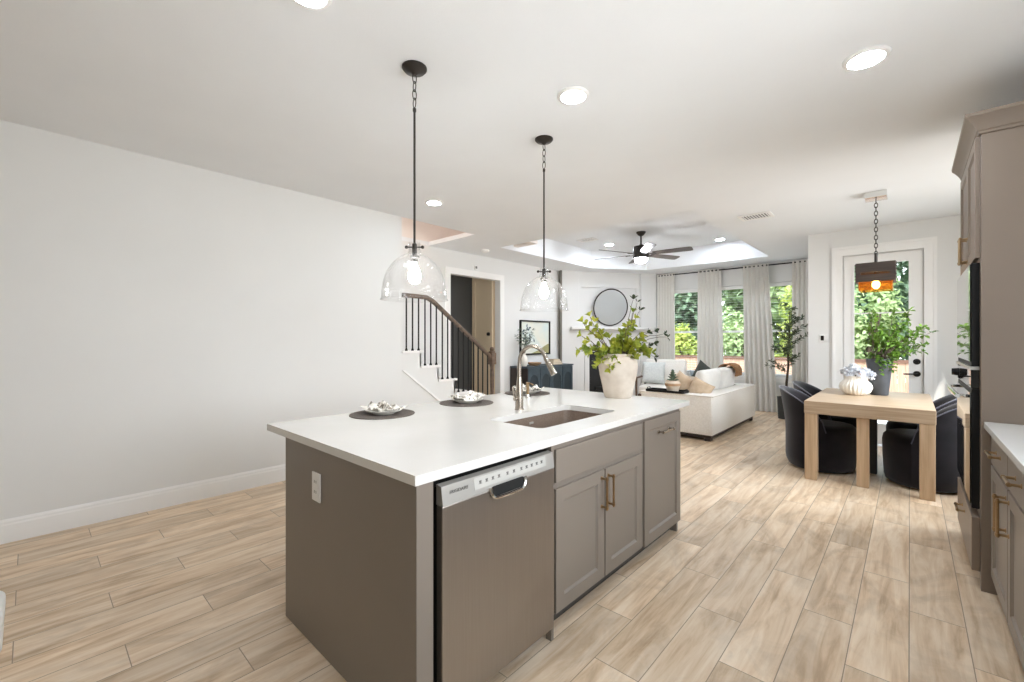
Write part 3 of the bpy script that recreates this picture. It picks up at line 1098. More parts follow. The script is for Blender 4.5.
# outlet on the end panel
ot = thing('power_outlet', 'white power outlet on the end panel of the island', 'outlet', (-1.910, IY0, 0.712))
MB().box(-1.949, IY0 - 0.008, 0.650, -1.872, IY0 - 0.0005, 0.774, b=0.003).build('plate', M['outlet'], ot)
for zz in (0.690, 0.734):
    s = MB().box(-1.930, IY0 - 0.0095, zz - 0.017, -1.891, IY0 - 0.008, zz + 0.017, b=0.0006).build('socket', M['outlet'], ot)
    k = MB()
    k.box(-1.920, IY0 - 0.0102, zz - 0.004, -1.917, IY0 - 0.0095, zz + 0.008)
    k.box(-1.904, IY0 - 0.0102, zz - 0.004, -1.901, IY0 - 0.0095, zz + 0.008)
    k.build('slot', M['mark'], s)

# place settings
PS = [((-2.305, 1.400), 'nearest the camera end of the island', 0.3), ((-2.280, 2.040), 'in the middle of the island counter', 1.7), ((-2.325, 2.745), 'at the far end behind the faucet', 2.9)]
for (c, wh, rot) in PS:
    mb = MB()
    mb.lathe([(0, 0.9143), (0.186, 0.9143), (0.187, 0.916), (0.186, 0.9175), (0, 0.9175)], c, 48)
    tag(mb.build('placemat', M['matt'], origin=(c[0], c[1], 0.9143)), 'round grey woven placemat ' + wh, 'placemat', 'placemats on the island')
    px, py = c[0] + 0.0, c[1] + 0.01
    mb = MB()
    z = 0.9177
    mb.lathe([(0, z), (0.062, z), (0.066, z + 0.004), (0.096, z + 0.014), (0.108, z + 0.024), (0.106, z + 0.026), (0.094, z + 0.018), (0.060, z + 0.009), (0, z + 0.008)], (px, py), 40)
    tag(mb.build('plate', M['plate'], origin=(px, py, z), smooth=True), 'cream plate under a napkin ' + wh, 'plate', 'plates on the placemats')
    # crumpled napkin: a folded sheet gathered across the plate
    rn = random.Random(int(rot * 100))
    mb = MB()
    n, m_ = 26, 20
    ph = [rn.uniform(0, 6.28) for _ in range(8)]
    g = []
    for i in range(n + 1):
        row = []
        for j in range(m_ + 1):
            a = -1 + 2 * i / n
            b = -1 + 2 * j / m_
            wd = 0.062 * (0.75 + 0.35 * abs(a))
            x = a * 0.112 + 0.008 * math.sin(5 * b + ph[0])
            y = b * wd + 0.010 * math.sin(4.5 * a + ph[1])
            hz = 0.040 * (1 - 0.55 * b * b) * (0.8 + 0.25 * math.cos(3 * a + ph[2])) + 0.011 * math.sin(9 * b + ph[3] + 2 * a) + 0.010 * math.sin(7 * a + 5 * b + ph[4]) + 0.004 * math.sin(17 * a - 6 * b + ph[5])
            edge = max(abs(a), abs(b))
            hz *= max(0.25, 1 - max(0, edge - 0.75) * 2.2)
            hz = max(0.004, hz)
            rad = math.hypot(x, y)
            zb = z + 0.0095 + max(0, rad - 0.06) * 0.36
            row.append((x, y, zb + 0.001 + hz))
        g.append(row)
    ca, sa = math.cos(rot), math.sin(rot)
    top = [[mb.bm.verts.new((px + x * ca - y * sa, py + x * sa + y * ca, zz)) for (x, y, zz) in row] for row in g]
    bot = [[mb.bm.verts.new((px + x * ca - y * sa, py + x * sa + y * ca, max(z + 0.0095 + max(0, math.hypot(x, y) - 0.06) * 0.36 + 0.0008, zz - 0.006))) for (x, y, zz) in row] for row in g]
    for i in range(n):
        for j in range(m_):
            mb.bm.faces.new((top[i][j], top[i + 1][j], top[i + 1][j + 1], top[i][j + 1]))
            mb.bm.faces.new((bot[i][j], bot[i][j + 1], bot[i + 1][j + 1], bot[i + 1][j]))
    for i in range(n):
        mb.bm.faces.new((top[i][0], bot[i][0], bot[i + 1][0], top[i + 1][0]))
        mb.bm.faces.new((top[i][m_], top[i + 1][m_], bot[i + 1][m_], bot[i][m_]))
    for j in range(m_):
        mb.bm.faces.new((top[0][j], top[0][j + 1], bot[0][j + 1], bot[0][j]))
        mb.bm.faces.new((top[n][j], bot[n][j], bot[n][j + 1], top[n][j + 1]))
    tag(mb.build('napkin', M['napkin'], origin=(px, py, z + 0.01), smooth=True, angle=60), 'crumpled patterned napkin on the plate ' + wh, 'napkin', 'napkins on the plates')

# ------------------------------------------------------------------ large planter on the island
VIEW = math.radians(42.26)


def branch(mb, p0, p1, r0, r1, sag=0.0, n=7, jit=0.008, rng=R_):
    p0, p1 = Vector(p0), Vector(p1)
    out = []
    for i in range(n + 1):
        t = i / n
        p = p0.lerp(p1, t) + Vector((0, 0, sag * math.sin(PI * t)))
        if 0 < i < n:
            p += Vector((rng.uniform(-jit, jit), rng.uniform(-jit, jit), rng.uniform(-jit, jit)))
        out.append(p)
    mb.tube(out, r0, 6, radii=[r0 + (r1 - r0) * i / n for i in range(n + 1)])
    return out


def rosette(mb, c, d, k, ln, wd, rng, spread=0.9):
    d = Vector(d).normalized()
    a = d.cross(Vector((0.31, 0.5, 0.8))).normalized()
    b = d.cross(a)
    for i in range(k):
        th = 2 * PI * i / k + rng.uniform(-0.4, 0.4)
        s = spread * rng.uniform(0.6, 1.2)
        v = d + (a * math.cos(th) + b * math.sin(th)) * s
        L = ln * rng.uniform(0.75, 1.15)
        mb.leaf(Vector(c) + v * 0.004, v, d, L, wd * L / ln, 0.10, 0.22)


pl = thing('potted_plant', 'large whitewashed clay pot of lime green branches on island', 'potted plant', (-1.655, 3.03, 0.914), VIEW)
mb = MB()
mb.lathe([(0, 0), (0.098, 0), (0.104, 0.006), (0.118, 0.08), (0.138, 0.17), (0.148, 0.235), (0.140, 0.280), (0.116, 0.305), (0.104, 0.312), (0.108, 0.322), (0.106, 0.332), (0.096, 0.332), (0.092, 0.315), (0.088, 0.29), (0, 0.29)], (0, 0), 40)
mb.build('pot', M['clay'], pl, local=True, smooth=True)
MB().lathe([(0, 0.286), (0.089, 0.2905), (0.07, 0.297), (0.03, 0.302), (0, 0.302)], (0, 0), 24).build('soil', M['soil'], pl, local=True, smooth=True)
K = 0.0076
rngp = random.Random(11)
# tips: u offset px, v px, depth offset, leaf scale
tips = [(-35, 322, 0.02, 5, 1.0), (-27, 316, 0.05, 4, 0.9), (-37, 336, -0.02, 4, 0.9), (-22, 328, -0.04, 4, 0.8), (-38, 351, -0.03, 5, 1.15), (-27, 349, 0.08, 4, 1.1),
        (-24, 364, -0.10, 5, 0.75), (-13, 367, -0.14, 5, 0.8), (-10, 338, 0.03, 6, 1.1), (-4, 347, -0.08, 6, 1.1), (5, 334, 0.05, 6, 1.0), (2, 345, 0.10, 6, 1.15),
        (12, 345, -0.06, 6, 1.2), (14, 324, 0.06, 6, 1.0), (16, 312, 0.04, 5, 1.0), (22, 338, 0.00, 6, 1.1), (24, 350, -0.05, 6, 1.2), (12, 354, -0.09, 5, 1.0), (-14, 352, -0.06, 5, 1.0), (33, 352, 0.0, 5, 1.0), (8, 326, -0.05, 5, 0.9)]
fol = MB()
stems = MB()
for (du, v, dep, kk, s) in tips:
    tip = Vector((du * K, dep, CAM_H - (v - 340) * K - 0.914))
    base = Vector((rngp.uniform(-0.04, 0.04), rngp.uniform(-0.04, 0.04), 0.295))
    ps = branch(stems, base, tip, 0.0045, 0.0022, 0.03 if tip.z < 0.42 else -0.01, n=9, rng=rngp)
    dr_ = (ps[-1] - ps[-3]).normalized()
    rosette(fol, tip, dr_, 6, 0.050 * s, 0.030 * s, rngp, 0.7)
    for q in range(2, 8):
        if q > 5 and tip.z - 0.3 > 0.18:
            continue
        o = Vector((rngp.gauss(0, 1), rngp.gauss(0, 1), rngp.gauss(0.3, 1))).normalized()
        c = ps[-q] + o * rngp.uniform(0.005, 0.022)
        rosette(fol, c, dr_ + o * 0.8, 5, 0.048 * s, 0.030 * s, rngp, 0.8)
stems.build('stem', M['twig'], pl, local=True, smooth=True)
fol.build('foliage', M['leaf_lime'], pl, local=True, recalc=False)
df = MB()
ds = MB()
for (du, v, dep, kk, s) in [(17, 299, 0.05, 4, 0.6), (20, 302, 0.02, 3, 0.5), (30, 332, 0.04, 4, 0.6), (38, 331, 0.05, 4, 0.6), (48, 334, 0.06, 4, 0.55), (50, 337, 0.03, 3, 0.5), (37, 343, 0.04, 4, 0.6), (38, 357, 0.05, 4, 0.6), (24, 310, 0.06, 4, 0.6), (33, 346, 0.08, 4, 0.6), (-20, 360, 0.02, 5, 0.7)]:
    tip = Vector((du * K, dep, CAM_H - (v - 340) * K - 0.914))
    base = Vector((rngp.uniform(0, 0.05), rngp.uniform(-0.03, 0.05), 0.295))
    ps = branch(ds, base, tip, 0.004, 0.0015, 0.05, rng=rngp)
    rosette(df, tip, ps[-1] - ps[-3], kk, 0.07 * s, 0.04 * s, rngp)
ds.build('stem', M['twig'], pl, local=True, smooth=True)
df.build('foliage', M['leaf_dark'], pl, local=True, recalc=False)

# ------------------------------------------------------------------ glass dome pendants
for (x, y, lab) in ((-1.964, 1.385, 'nearer clear glass dome pendant hanging over the island'), (-1.966, 2.509, 'farther clear glass dome pendant, above the faucet end of the island')):
    pd = thing('pendant_light', lab, 'pendant light', (x, y, CEIL), 0, 'glass dome pendants over the island')
    mb = MB()
    mb.lathe([(0, CEIL - 0.001), (0.066, CEIL - 0.001), (0.066, CEIL - 0.008), (0.055, CEIL - 0.020), (0.020, CEIL - 0.030), (0.010, CEIL - 0.040), (0, CEIL - 0.04)], (x, y), 28)
    mb.build('canopy', M['bronze'], pd, smooth=True)
    mb = MB()
    for i in range(4):
        zc = CEIL - 0.058 - i * 0.044
        lp = []
        for k in range(16):
            th = 2 * PI * k / 16
            a = 0.012 * math.cos(th)
            b = 0.027 * math.sin(th)
            lp.append((x + a, y, zc + b) if i % 2 else (x, y + a, zc + b))
        mb.tube(lp, 0.0028, 6, closed=True)
    mb.build('chain', M['bronze'], pd, smooth=True)
    mb = MB()
    mb.lathe([(0, 2.592), (0.009, 2.590), (0.009, 2.575), (0.006, 2.57), (0.006, 1.87), (0.013, 1.865), (0.013, 1.80), (0, 1.80)], (x, y), 14)
    mb.lathe([(0.007, 1.81), (0.026, 1.800), (0.028, 1.790), (0.020, 1.786), (0.016, 1.768), (0, 1.768)], (x, y), 14)
    mb.build('stem', M['bronze'], pd, smooth=True)
    mb = MB()
    ax = Vector((0.74, 0.67, 0))
    mb.cyl(Vector((x, y, 1.848)) - ax * 0.040, Vector((x, y, 1.848)) + ax * 0.040, 0.004, 0.004, 10)
    for s in (-1, 1):
        mb.sphere(Vector((x, y, 1.848)) + ax * s * 0.043, 0.0095)
    mb.build('thumbscrew', M['bronze'], pd, smooth=True)
    mb = MB()
    prof = [(0.030, 1.872), (0.031, 1.830), (0.034, 1.812)]
    for i in range(0, 17):
        a = PI / 2 * (0.20 + 0.80 * i / 16)
        prof.append((0.170 * math.sin(a), 1.598 + 0.218 * math.cos(a)))
    prof += [(0.1715, 1.582), (0.1740, 1.570), (0.179, 1.565)]
    inner = [(r - 0.003, z) for r, z in prof[::-1]]
    mb.lathe(prof + inner + [prof[0]], (x, y), 48)
    mb.build('glass_shade', M['seeded'], pd, smooth=True)
    mb = MB()
    mb.lathe([(0, 1.768), (0.012, 1.766), (0.014, 1.75), (0.028, 1.722), (0.034, 1.695), (0.029, 1.670), (0.016, 1.655), (0, 1.651)], (x, y), 20)
    mb.build('bulb', M['bulb'], pd, smooth=True)


# ------------------------------------------------------------------ recessed lights
def can(x, y, z, lab, r=0.095, grp='recessed ceiling lights', m='can_light'):
    t = thing('recessed_light', lab, 'ceiling light', (x, y, z), 0, grp)
    mb = MB()
    mb.lathe([(r * 0.76, z - 0.001), (r, z - 0.001), (r, z - 0.004), (r * 0.94, z - 0.012), (r * 0.80, z - 0.016), (r * 0.76, z - 0.014), (r * 0.76, z - 0.001)], (x, y), 36)
    mb.build('trim_ring', M['trim'], t, smooth=True)
    mb = MB()
    mb.lathe([(0, z - 0.0145), (r * 0.755, z - 0.0125), (r * 0.755, z - 0.003), (0, z - 0.003)], (x, y), 36)
    mb.build('diffuser', M[m], t, smooth=True)


can(-1.485, 2.175, CEIL, 'lit recessed light above the island, between the two pendants')
can(-0.168, 2.904, CEIL, 'lit recessed light nearest the tall cabinet, largest of all', 0.10, m='can_bright')
can(-3.725, 2.873, CEIL, 'lit recessed light near the end of the blank left wall')
can(-2.514, 8.30, TRAY, 'lit recessed light in the raised tray, right of the fan', m='can_tray')
can(-4.15, 5.75, TRAY, 'added hidden recessed light in the near left part of the tray')  # this and the next are hidden lamps added to brighten the living room
can(-2.50, 5.75, TRAY, 'added hidden recessed light in the near right part of the tray')
can(-4.20, 7.35, TRAY, 'lit recessed light in the raised tray, left of the fan', m='can_tray')
can(-1.863, 0.782, CEIL, 'lit recessed light above the near end of the island, before the first pendant')
for (x, y) in ((-0.1, 0.6),):  # out-of-view lamp added to light the near aisle
    can(x, y, CEIL, 'added unseen recessed light over the near end of the right aisle', 0.095)

# unseen ceiling lights added to light the upper landing and hallway
for (x, y, z, lab) in ((-5.0, 2.6, 5.398, 'added unseen flush light on the landing ceiling above the stairs'), (-5.95, 4.75, 2.799, 'added unseen flush light on the hallway ceiling past the opening')):
    t = thing('added_flush_light', lab, 'ceiling light', (x, y, z))
    mb = MB()
    mb.lathe([(0, z - 0.001), (0.15, z - 0.001), (0.15, z - 0.02), (0.14, z - 0.025), (0, z - 0.025)], (x, y), 28)
    mb.build('added_light_mount', M['trim'], t, smooth=True)
    mb = MB()
    mb.lathe([(0.13, z - 0.026), (0.12, z - 0.05), (0.07, z - 0.07), (0, z - 0.075)], (x, y), 28)
    mb.build('diffuser', emitter('lit_flush_lens', (255, 242, 232), 95.0 if z > 4 else 5.0), t, smooth=True)

# ceiling air vents and small devices
for (x, y, z, sx2, sy2, lab) in ((-1.34, 5.74, CEIL, 0.17, 0.13, 'white ceiling vent between tray recess and dining lamp'), (-4.30, 6.75, TRAY, 0.17, 0.10, 'white vent inside the ceiling tray recess')):
    t = thing('ceiling_vent', lab, 'vent', (x, y, z), 0, 'ceiling vents')
    mb = MB()
    mb.loops(rect(x - sx2, y - sy2, x + sx2, y + sy2), [rect(x - sx2 + 0.035, y - sy2 + 0.03, x + sx2 - 0.035, y + sy2 - 0.03)], z - 0.012, z - 0.001, XY)
    mb.build('frame', M['trim'], t)
    mb = MB()
    mb.box(x - sx2 + 0.034, y - sy2 + 0.029, z - 0.004, x + sx2 - 0.034, y + sy2 - 0.029, z - 0.0012)
    mb.build('backing', M['kick'], t)
    mb = MB()
    for i in range(9):
        xx = x - sx2 + 0.05 + i * (2 * sx2 - 0.1) / 8
        mb.box(xx - 0.006, y - sy2 + 0.03, z - 0.011, xx + 0.006, y + sy2 - 0.03, z - 0.005)
    mb.build('louvre', M['trim'], t)
mb = MB()
mb.lathe([(0, CEIL - 0.001), (0.065, CEIL - 0.001), (0.065, CEIL - 0.02), (0.05, CEIL - 0.036), (0, CEIL - 0.038)], (-5.09, 4.96), 24)
tag(mb.build('smoke_detector', M['outlet'], origin=(-5.09, 4.96, CEIL), smooth=True), 'white smoke detector on ceiling left of the tray recess', 'smoke detector')
t = thing('door_chime', 'small grey sensor high on the wall above the hallway opening', 'sensor', (XH + 0.01, 5.05, 2.56))
MB().box(XH + 0.001, 5.10, 2.555, XH + 0.025, 5.16, 2.625, b=0.004).build('housing', M['outlet'], t)
MB().box(XH + 0.025, 5.11, 2.57, XH + 0.03, 5.15, 2.612, b=0.002).build('lens', M['mark'], t)

# ------------------------------------------------------------------ ceiling fan
FXC, FYC = -3.329, 6.871
fan = thing('ceiling_fan', 'black six blade ceiling fan hanging in the tray recess', 'ceiling fan', (FXC, FYC, TRAY))
mb = MB()
mb.lathe([(0, TRAY - 0.001), (0.078, TRAY - 0.001), (0.076, TRAY - 0.018), (0.045, TRAY - 0.055), (0.02, TRAY - 0.07), (0, TRAY - 0.07)], (FXC, FYC), 24)
mb.build('canopy', M['fan'], fan, smooth=True)
MB().cyl((FXC, FYC, TRAY - 0.065), (FXC, FYC, 2.93), 0.014, 0.014, 12).build('downrod', M['fan'], fan, smooth=True)
mb = MB()
mb.lathe([(0, 2.945), (0.03, 2.945), (0.05, 2.925), (0.118, 2.915), (0.128, 2.90), (0.128, 2.74), (0.115, 2.715), (0, 2.715)], (FXC, FYC), 32)
mb.build('motor_housing', M['fan'], fan, smooth=True)
mb = MB()
mb.lathe([(0.105, 2.714), (0.104, 2.690), (0.090, 2.660), (0.055, 2.640), (0, 2.634)], (FXC, FYC), 28)
mb.build('light_lens', M['fan_lens'], fan, smooth=True)
for k in range(6):
    a = math.radians(7 + 60 * k)
    mx = Matrix.Translation((FXC, FYC, 2.785)) @ Matrix.Rotation(a, 4, 'Z') @ Matrix.Rotation(math.radians(-13), 4, 'X')
    mb = MB()
    ol = [(0.20, -0.055), (0.40, -0.068), (0.78, -0.074), (0.815, -0.06), (0.82, 0.0), (0.815, 0.06), (0.78, 0.074), (0.40, 0.068), (0.20, 0.055)]
    mb.prism(ol, -0.004, 0.004, lambda u, v, t: tuple(mx @ Vector((u, v, t))))
    bl = mb.build('blade', M['fan_blade'], fan)
    mb = MB()
    mb.box(0.10, -0.018, -0.013, 0.25, 0.018, -0.0045, b=0.002, mx=mx)
    mb.box(0.20, -0.045, -0.012, 0.25, 0.045, -0.0045, b=0.002, mx=mx)
    mb.build('blade_iron', M['fan'], bl)

# ------------------------------------------------------------------ fireplace in the diagonal corner (local x along the wall, -y into the room)
fp = thing('fireplace', 'white panelled corner fireplace with black firebox and mantel shelf', 'fireplace', (D1[0], D1[1], 0), ADG)
P_ = 0.12


def fbox(mb, s0, s1, z0, z1, d0, d1, b=0.003):
    return mb.box(s0, -d1, z0, s1, -d0, z1, b=b)


mb = MB()
fbox(mb, 0.05, 0.42, 0.0, CEIL - 0.002, 0.001, P_)
fbox(mb, 0.03, 0.44, 0.0, 0.16, 0.001, P_ + 0.015)
mb.build('pilaster', M['panel_paint'], fp, local=True)
mb = MB()
fbox(mb, 1.87, 2.24, 0.0, CEIL - 0.002, 0.001, P_)
fbox(mb, 1.85, 2.25, 0.0, 0.16, 0.001, P_ + 0.015)
mb.build('pilaster', M['panel_paint'], fp, local=True)
mb = MB()
mb.loops(rect(0.421, 0, 1.869, 1.55), [rect(0.66, 0.12, 1.63, 1.10)], -0.001, -0.09, XZ)
mb.loops(rect(0.56, 0.02, 1.73, 1.20), [rect(0.66, 0.12, 1.63, 1.10)], -0.09, -0.118, XZ)
mb.loops(rect(0.50, 1.26, 1.79, 1.50), [rect(0.54, 1.30, 1.75, 1.46)], -0.09, -0.115, XZ)
mb.build('surround', M['panel_paint'], fp, local=True)
mb = MB()
fbox(mb, 0.22, 2.07, 1.575, 1.625, 0.122, 0.26, 0.006)
fbox(mb, 0.422, 1.868, 1.551, 1.575, 0.001, 0.20, 0.004)
fbox(mb, 0.422, 1.868, 1.575, 1.625, 0.001, 0.122, 0)
mb.build('mantel', M['panel_paint'], fp, local=True)
mb = MB()
mb.loops(rect(0.422, 1.627, 1.868, CEIL - 0.002), [rect(0.50, 1.72, 1.79, 2.48)], -0.001, -0.055, XZ)
fbox(mb, 0.50, 1.79, 1.72, 2.48, 0.001, 0.02, 0)
mb.build('overmantel_panel', M['panel_paint'], fp, local=True)
mb = MB()
fbox(mb, 0.661, 1.629, 0.121, 1.099, 0.002, 0.012, 0)
fbox(mb, 0.661, 0.69, 0.121, 1.099, 0.012, 0.085, 0)
fbox(mb, 1.60, 1.629, 0.121, 1.099, 0.012, 0.085, 0)
fbox(mb, 0.69, 1.60, 1.05, 1.099, 0.012, 0.085, 0)
fbox(mb, 0.69, 1.60, 0.121, 0.18, 0.012, 0.085, 0)
for k in range(3):
    mb.cyl((0.82, -0.05 - 0.01 * k, 0.22 + 0.05 * k), (1.47, -0.045, 0.23 + 0.05 * k), 0.028, 0.024, 10)
mb.build('firebox', M['firebox'], fp, local=True)
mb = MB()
mb.box(0.012, -0.118, 0.0, 0.049, -0.001, CEIL - 0.002)  # dark strip carrying the shade beside the left pilaster in its colour
w = mb.build('corner_shade_strip', mat('corner_shade_grey', (112, 108, 98), 0.7, var=0.05), local=True)
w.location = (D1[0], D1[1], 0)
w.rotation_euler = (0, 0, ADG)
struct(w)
# round mirror leaning above the mantel
mi = thing('wall_mirror', 'round thin framed mirror above the mantel', 'mirror', (D1[0], D1[1], 0), ADG)
mcx, mcz, mr_ = 1.145, 2.055, 0.385
mb = MB()
MTX = Matrix.Translation((0, -0.072, mcz - mr_)) @ Matrix.Rotation(math.radians(8), 4, 'X') @ Matrix.Translation((0, 0.06, -(mcz - mr_)))
mb.cyl((mcx, -0.052, mcz), (mcx, -0.066, mcz), mr_, mr_, 64)
bmesh.ops.transform(mb.bm, matrix=MTX, verts=mb.bm.verts[:])
mb.build('mirror_glass', M['mirror'], mi, local=True, smooth=True)
mb = MB()
mb.tube([(mcx + (mr_ + 0.004) * math.cos(2 * PI * i / 64), -0.066, mcz + (mr_ + 0.004) * math.sin(2 * PI * i / 64)) for i in range(64)], 0.013, 8, closed=True)
bmesh.ops.transform(mb.bm, matrix=MTX, verts=mb.bm.verts[:])
mb.build('frame', M['bronze'], mi, local=True, smooth=True)

# ------------------------------------------------------------------ sideboard on the hall wall
CX0, CX1, CY0, CY1, CZ1 = -5.488, -5.07, 5.99, 7.42, 0.868
sb = thing('sideboard', 'dark teal sideboard with arched door panels against the far wall', 'sideboard', (-5.28, 6.65, 0))
mb = MB()
mb.box(CX0, CY0 + 0.02, 0.12, CX1 - 0.02, CY1, CZ1 - 0.03)
mb.build('body', M['teal'], sb)
MB().box(CX0, CY0, 0.06, CX1 - 0.002, CY0 + 0.02, CZ1 - 0.03, b=0.003).build('side_panel', M['console_side'], sb)
MB().box(CX0, CY0 - 0.008, CZ1 - 0.03, CX1 + 0.012, CY1 + 0.01, CZ1, b=0.004).build('top', M['teal'], sb)
nD = 4
wD = (CY1 - CY0 - 0.02) / nD
for i in range(nD):
    a = CY0 + 0.02 + i * wD + 0.006
    b = a + wD - 0.012
    arch = [(a + 0.05, 0.20), (b - 0.05, 0.20)]
    cy_, rr_ = (a + b) / 2, (b - a) / 2 - 0.05
    for k in range(13):
        th = PI * k / 12
        arch.append((cy_ + rr_ * math.cos(th), 0.58 + 1.15 * rr_ * math.sin(th)))
    mb = MB()
    mb.loops(rect(a, 0.13, b, CZ1 - 0.036), [arch], CX1 - 0.019, CX1, YZ)
    dd = mb.build('door', M['teal'], sb)
    mb = MB()
    mb.prism(arch, CX1 - 0.018, CX1 - 0.012, YZ)
    mb.build('arch_inset', M['teal_dark'], dd)
for (x, y) in ((CX0 + 0.04, CY0 + 0.06), (CX1 - 0.06, CY0 + 0.06), (CX0 + 0.04, CY1 - 0.06), (CX1 - 0.06, CY1 - 0.06)):
    MB().cyl((x, y, 0), (x, y, 0.12), 0.018, 0.025, 10).build('leg', M['console_side'], sb, smooth=True)
# framed artwork hung above
ar = thing('framed_picture', 'black framed leaf painting on the wall above the sideboard', 'picture', (XH, 6.72, 1.42))
AY0, AY1, AZ0, AZ1 = 6.27, 7.20, 1.06, 1.735
mb = MB()
mb.loops(rect(AY0, AZ0, AY1, AZ1), [rect(AY0 + 0.03, AZ0 + 0.03, AY1 - 0.03, AZ1 - 0.03)], XH + 0.002, XH + 0.035, YZ)
mb.build('frame', M['black'], ar)
MB().box(XH + 0.002, AY0 + 0.028, AZ0 + 0.028, XH + 0.016, AY1 - 0.028, AZ1 - 0.028).build('canvas', M['artwork'], ar)
mb = MB()
rg = random.Random(5)
for i in range(16):
    y = AY0 + 0.09 + rg.uniform(0, 0.34) * (1 - 0.4 * (i % 2)); z = AZ1 - 0.10 - rg.uniform(0, 0.34)
    an = rg.uniform(0, 6.28)
    ol = [(y + 0.035 * math.cos(an) * math.cos(q) - 0.016 * math.sin(an) * math.sin(q), z + 0.035 * math.sin(an) * math.cos(q) + 0.016 * math.cos(an) * math.sin(q)) for q in [k * PI / 4 for k in range(8)]]
    mb.prism(ol, XH + 0.0162, XH + 0.0168, YZ)
mb.build('painted_leaf', M['art_leaf'], ar)
mb = MB()
mb.prism([(AY0 + 0.35, AZ0 + 0.03), (AY1 - 0.03, AZ0 + 0.03), (AY1 - 0.03, AZ0 + 0.22), (AY1 - 0.15, AZ0 + 0.18), (AY0 + 0.6, AZ0 + 0.10)], XH + 0.0162, XH + 0.0166, YZ)
mb.build('painted_hill', M['art_hill'], ar)
# decor on the sideboard
bw = MB()
bw.lathe([(0, CZ1 + 0.0005), (0.07, CZ1 + 0.0005), (0.12, CZ1 + 0.03), (0.135, CZ1 + 0.06), (0.128, CZ1 + 0.06), (0.11, CZ1 + 0.034), (0, CZ1 + 0.02)], (-5.26, 6.42), 24)
tag(bw.build('bowl', M['wood_bowl'], origin=(-5.26, 6.42, CZ1), smooth=True), 'shallow pale wood bowl on the sideboard', 'bowl')
zz = CZ1 + 0.0005
for i, (w_, l_, h_, mm, lab) in enumerate(((0.20, 0.30, 0.035, 'gold_box', 'tan book lying flat at bottom of sideboard stack'), (0.18, 0.27, 0.03, 'cream_cover', 'cream book between the tan and top books on the sideboard'), (0.15, 0.22, 0.035, 'gold_box', 'smaller tan book on top of the sideboard stack'))):
    t = thing('book', lab, 'book', (-5.26, 7.04, zz), 0, 'books stacked on the sideboard')
    mb = MB()
    mb.box(-5.26 - w_ / 2, 7.04 - l_ / 2, zz, -5.26 + w_ / 2, 7.04 + l_ / 2, zz + 0.004)
    mb.box(-5.26 - w_ / 2, 7.04 - l_ / 2, zz + h_ - 0.004, -5.26 + w_ / 2, 7.04 + l_ / 2, zz + h_)
    mb.box(-5.26 - w_ / 2, 7.04 - l_ / 2, zz + 0.004, -5.26 - w_ / 2 + 0.005, 7.04 + l_ / 2, zz + h_ - 0.004)
    mb.build('cover', M[mm], t)
    MB().box(-5.26 - w_ / 2 + 0.006, 7.04 - l_ / 2 + 0.006, zz + 0.0045, -5.26 + w_ / 2 - 0.006, 7.04 + l_ / 2 - 0.006, zz + h_ - 0.0045).build('pages', M['cream_cover'], t)
    zz += h_ + 0.0005
vs = thing('sprig_vase', 'white vase of grey green sprigs on the sideboard by the picture', 'vase', (-5.28, 6.14, CZ1))
mb = MB()
mb.lathe([(0, CZ1 + 0.0005), (0.05, CZ1 + 0.0005), (0.075, CZ1 + 0.07), (0.06, CZ1 + 0.16), (0.03, CZ1 + 0.21), (0.036, CZ1 + 0.235), (0.03, CZ1 + 0.235), (0.024, CZ1 + 0.20), (0, CZ1 + 0.19)], (-5.28, 6.14), 22)
mb.build('vessel', M['vase_white'], vs, smooth=True)
sg, ss = MB(), MB()
rg = random.Random(21)
for i in range(9):
    tip = Vector((-5.28 + rg.uniform(-0.12, 0.16), 6.14 + rg.uniform(-0.2, 0.2), CZ1 + rg.uniform(0.48, 0.72)))
    ps = branch(ss, (-5.28, 6.14, CZ1 + 0.2), tip, 0.003, 0.0015, 0.0, rng=rg)
    for p in ps[3:]:
        for k in range(4):
            v = Vector((rg.uniform(-1, 1), rg.uniform(-1, 1), rg.uniform(-0.2, 1)))
            sg.leaf(p, v, (0, 0, 1), 0.055, 0.026)
ss.build('stem', M['twig'], vs)
sg.build('foliage', M['leaf_sage'], vs, recalc=False)

# ------------------------------------------------------------------ curtains and rod
rod = thing('curtain_rod', 'black curtain rod along the top of the windows', 'curtain rod', (-2.7, YW - 0.09, 2.745))
MB().cyl((-4.12, YW - 0.09, 2.757), (-1.10, YW - 0.09, 2.757), 0.012, 0.012, 12).build('pole', M['black'], rod, smooth=True)
for x in (-4.08, -2.9, -2.08, -1.14):
    m2 = MB()
    m2.box(x - 0.008, YW - 0.09, 2.735, x + 0.008, YW - 0.001, 2.745)
    m2.box(x - 0.015, YW - 0.008, 2.70, x + 0.015, YW - 0.001, 2.78, b=0.002)
    m2.build('bracket', M['black'], rod)


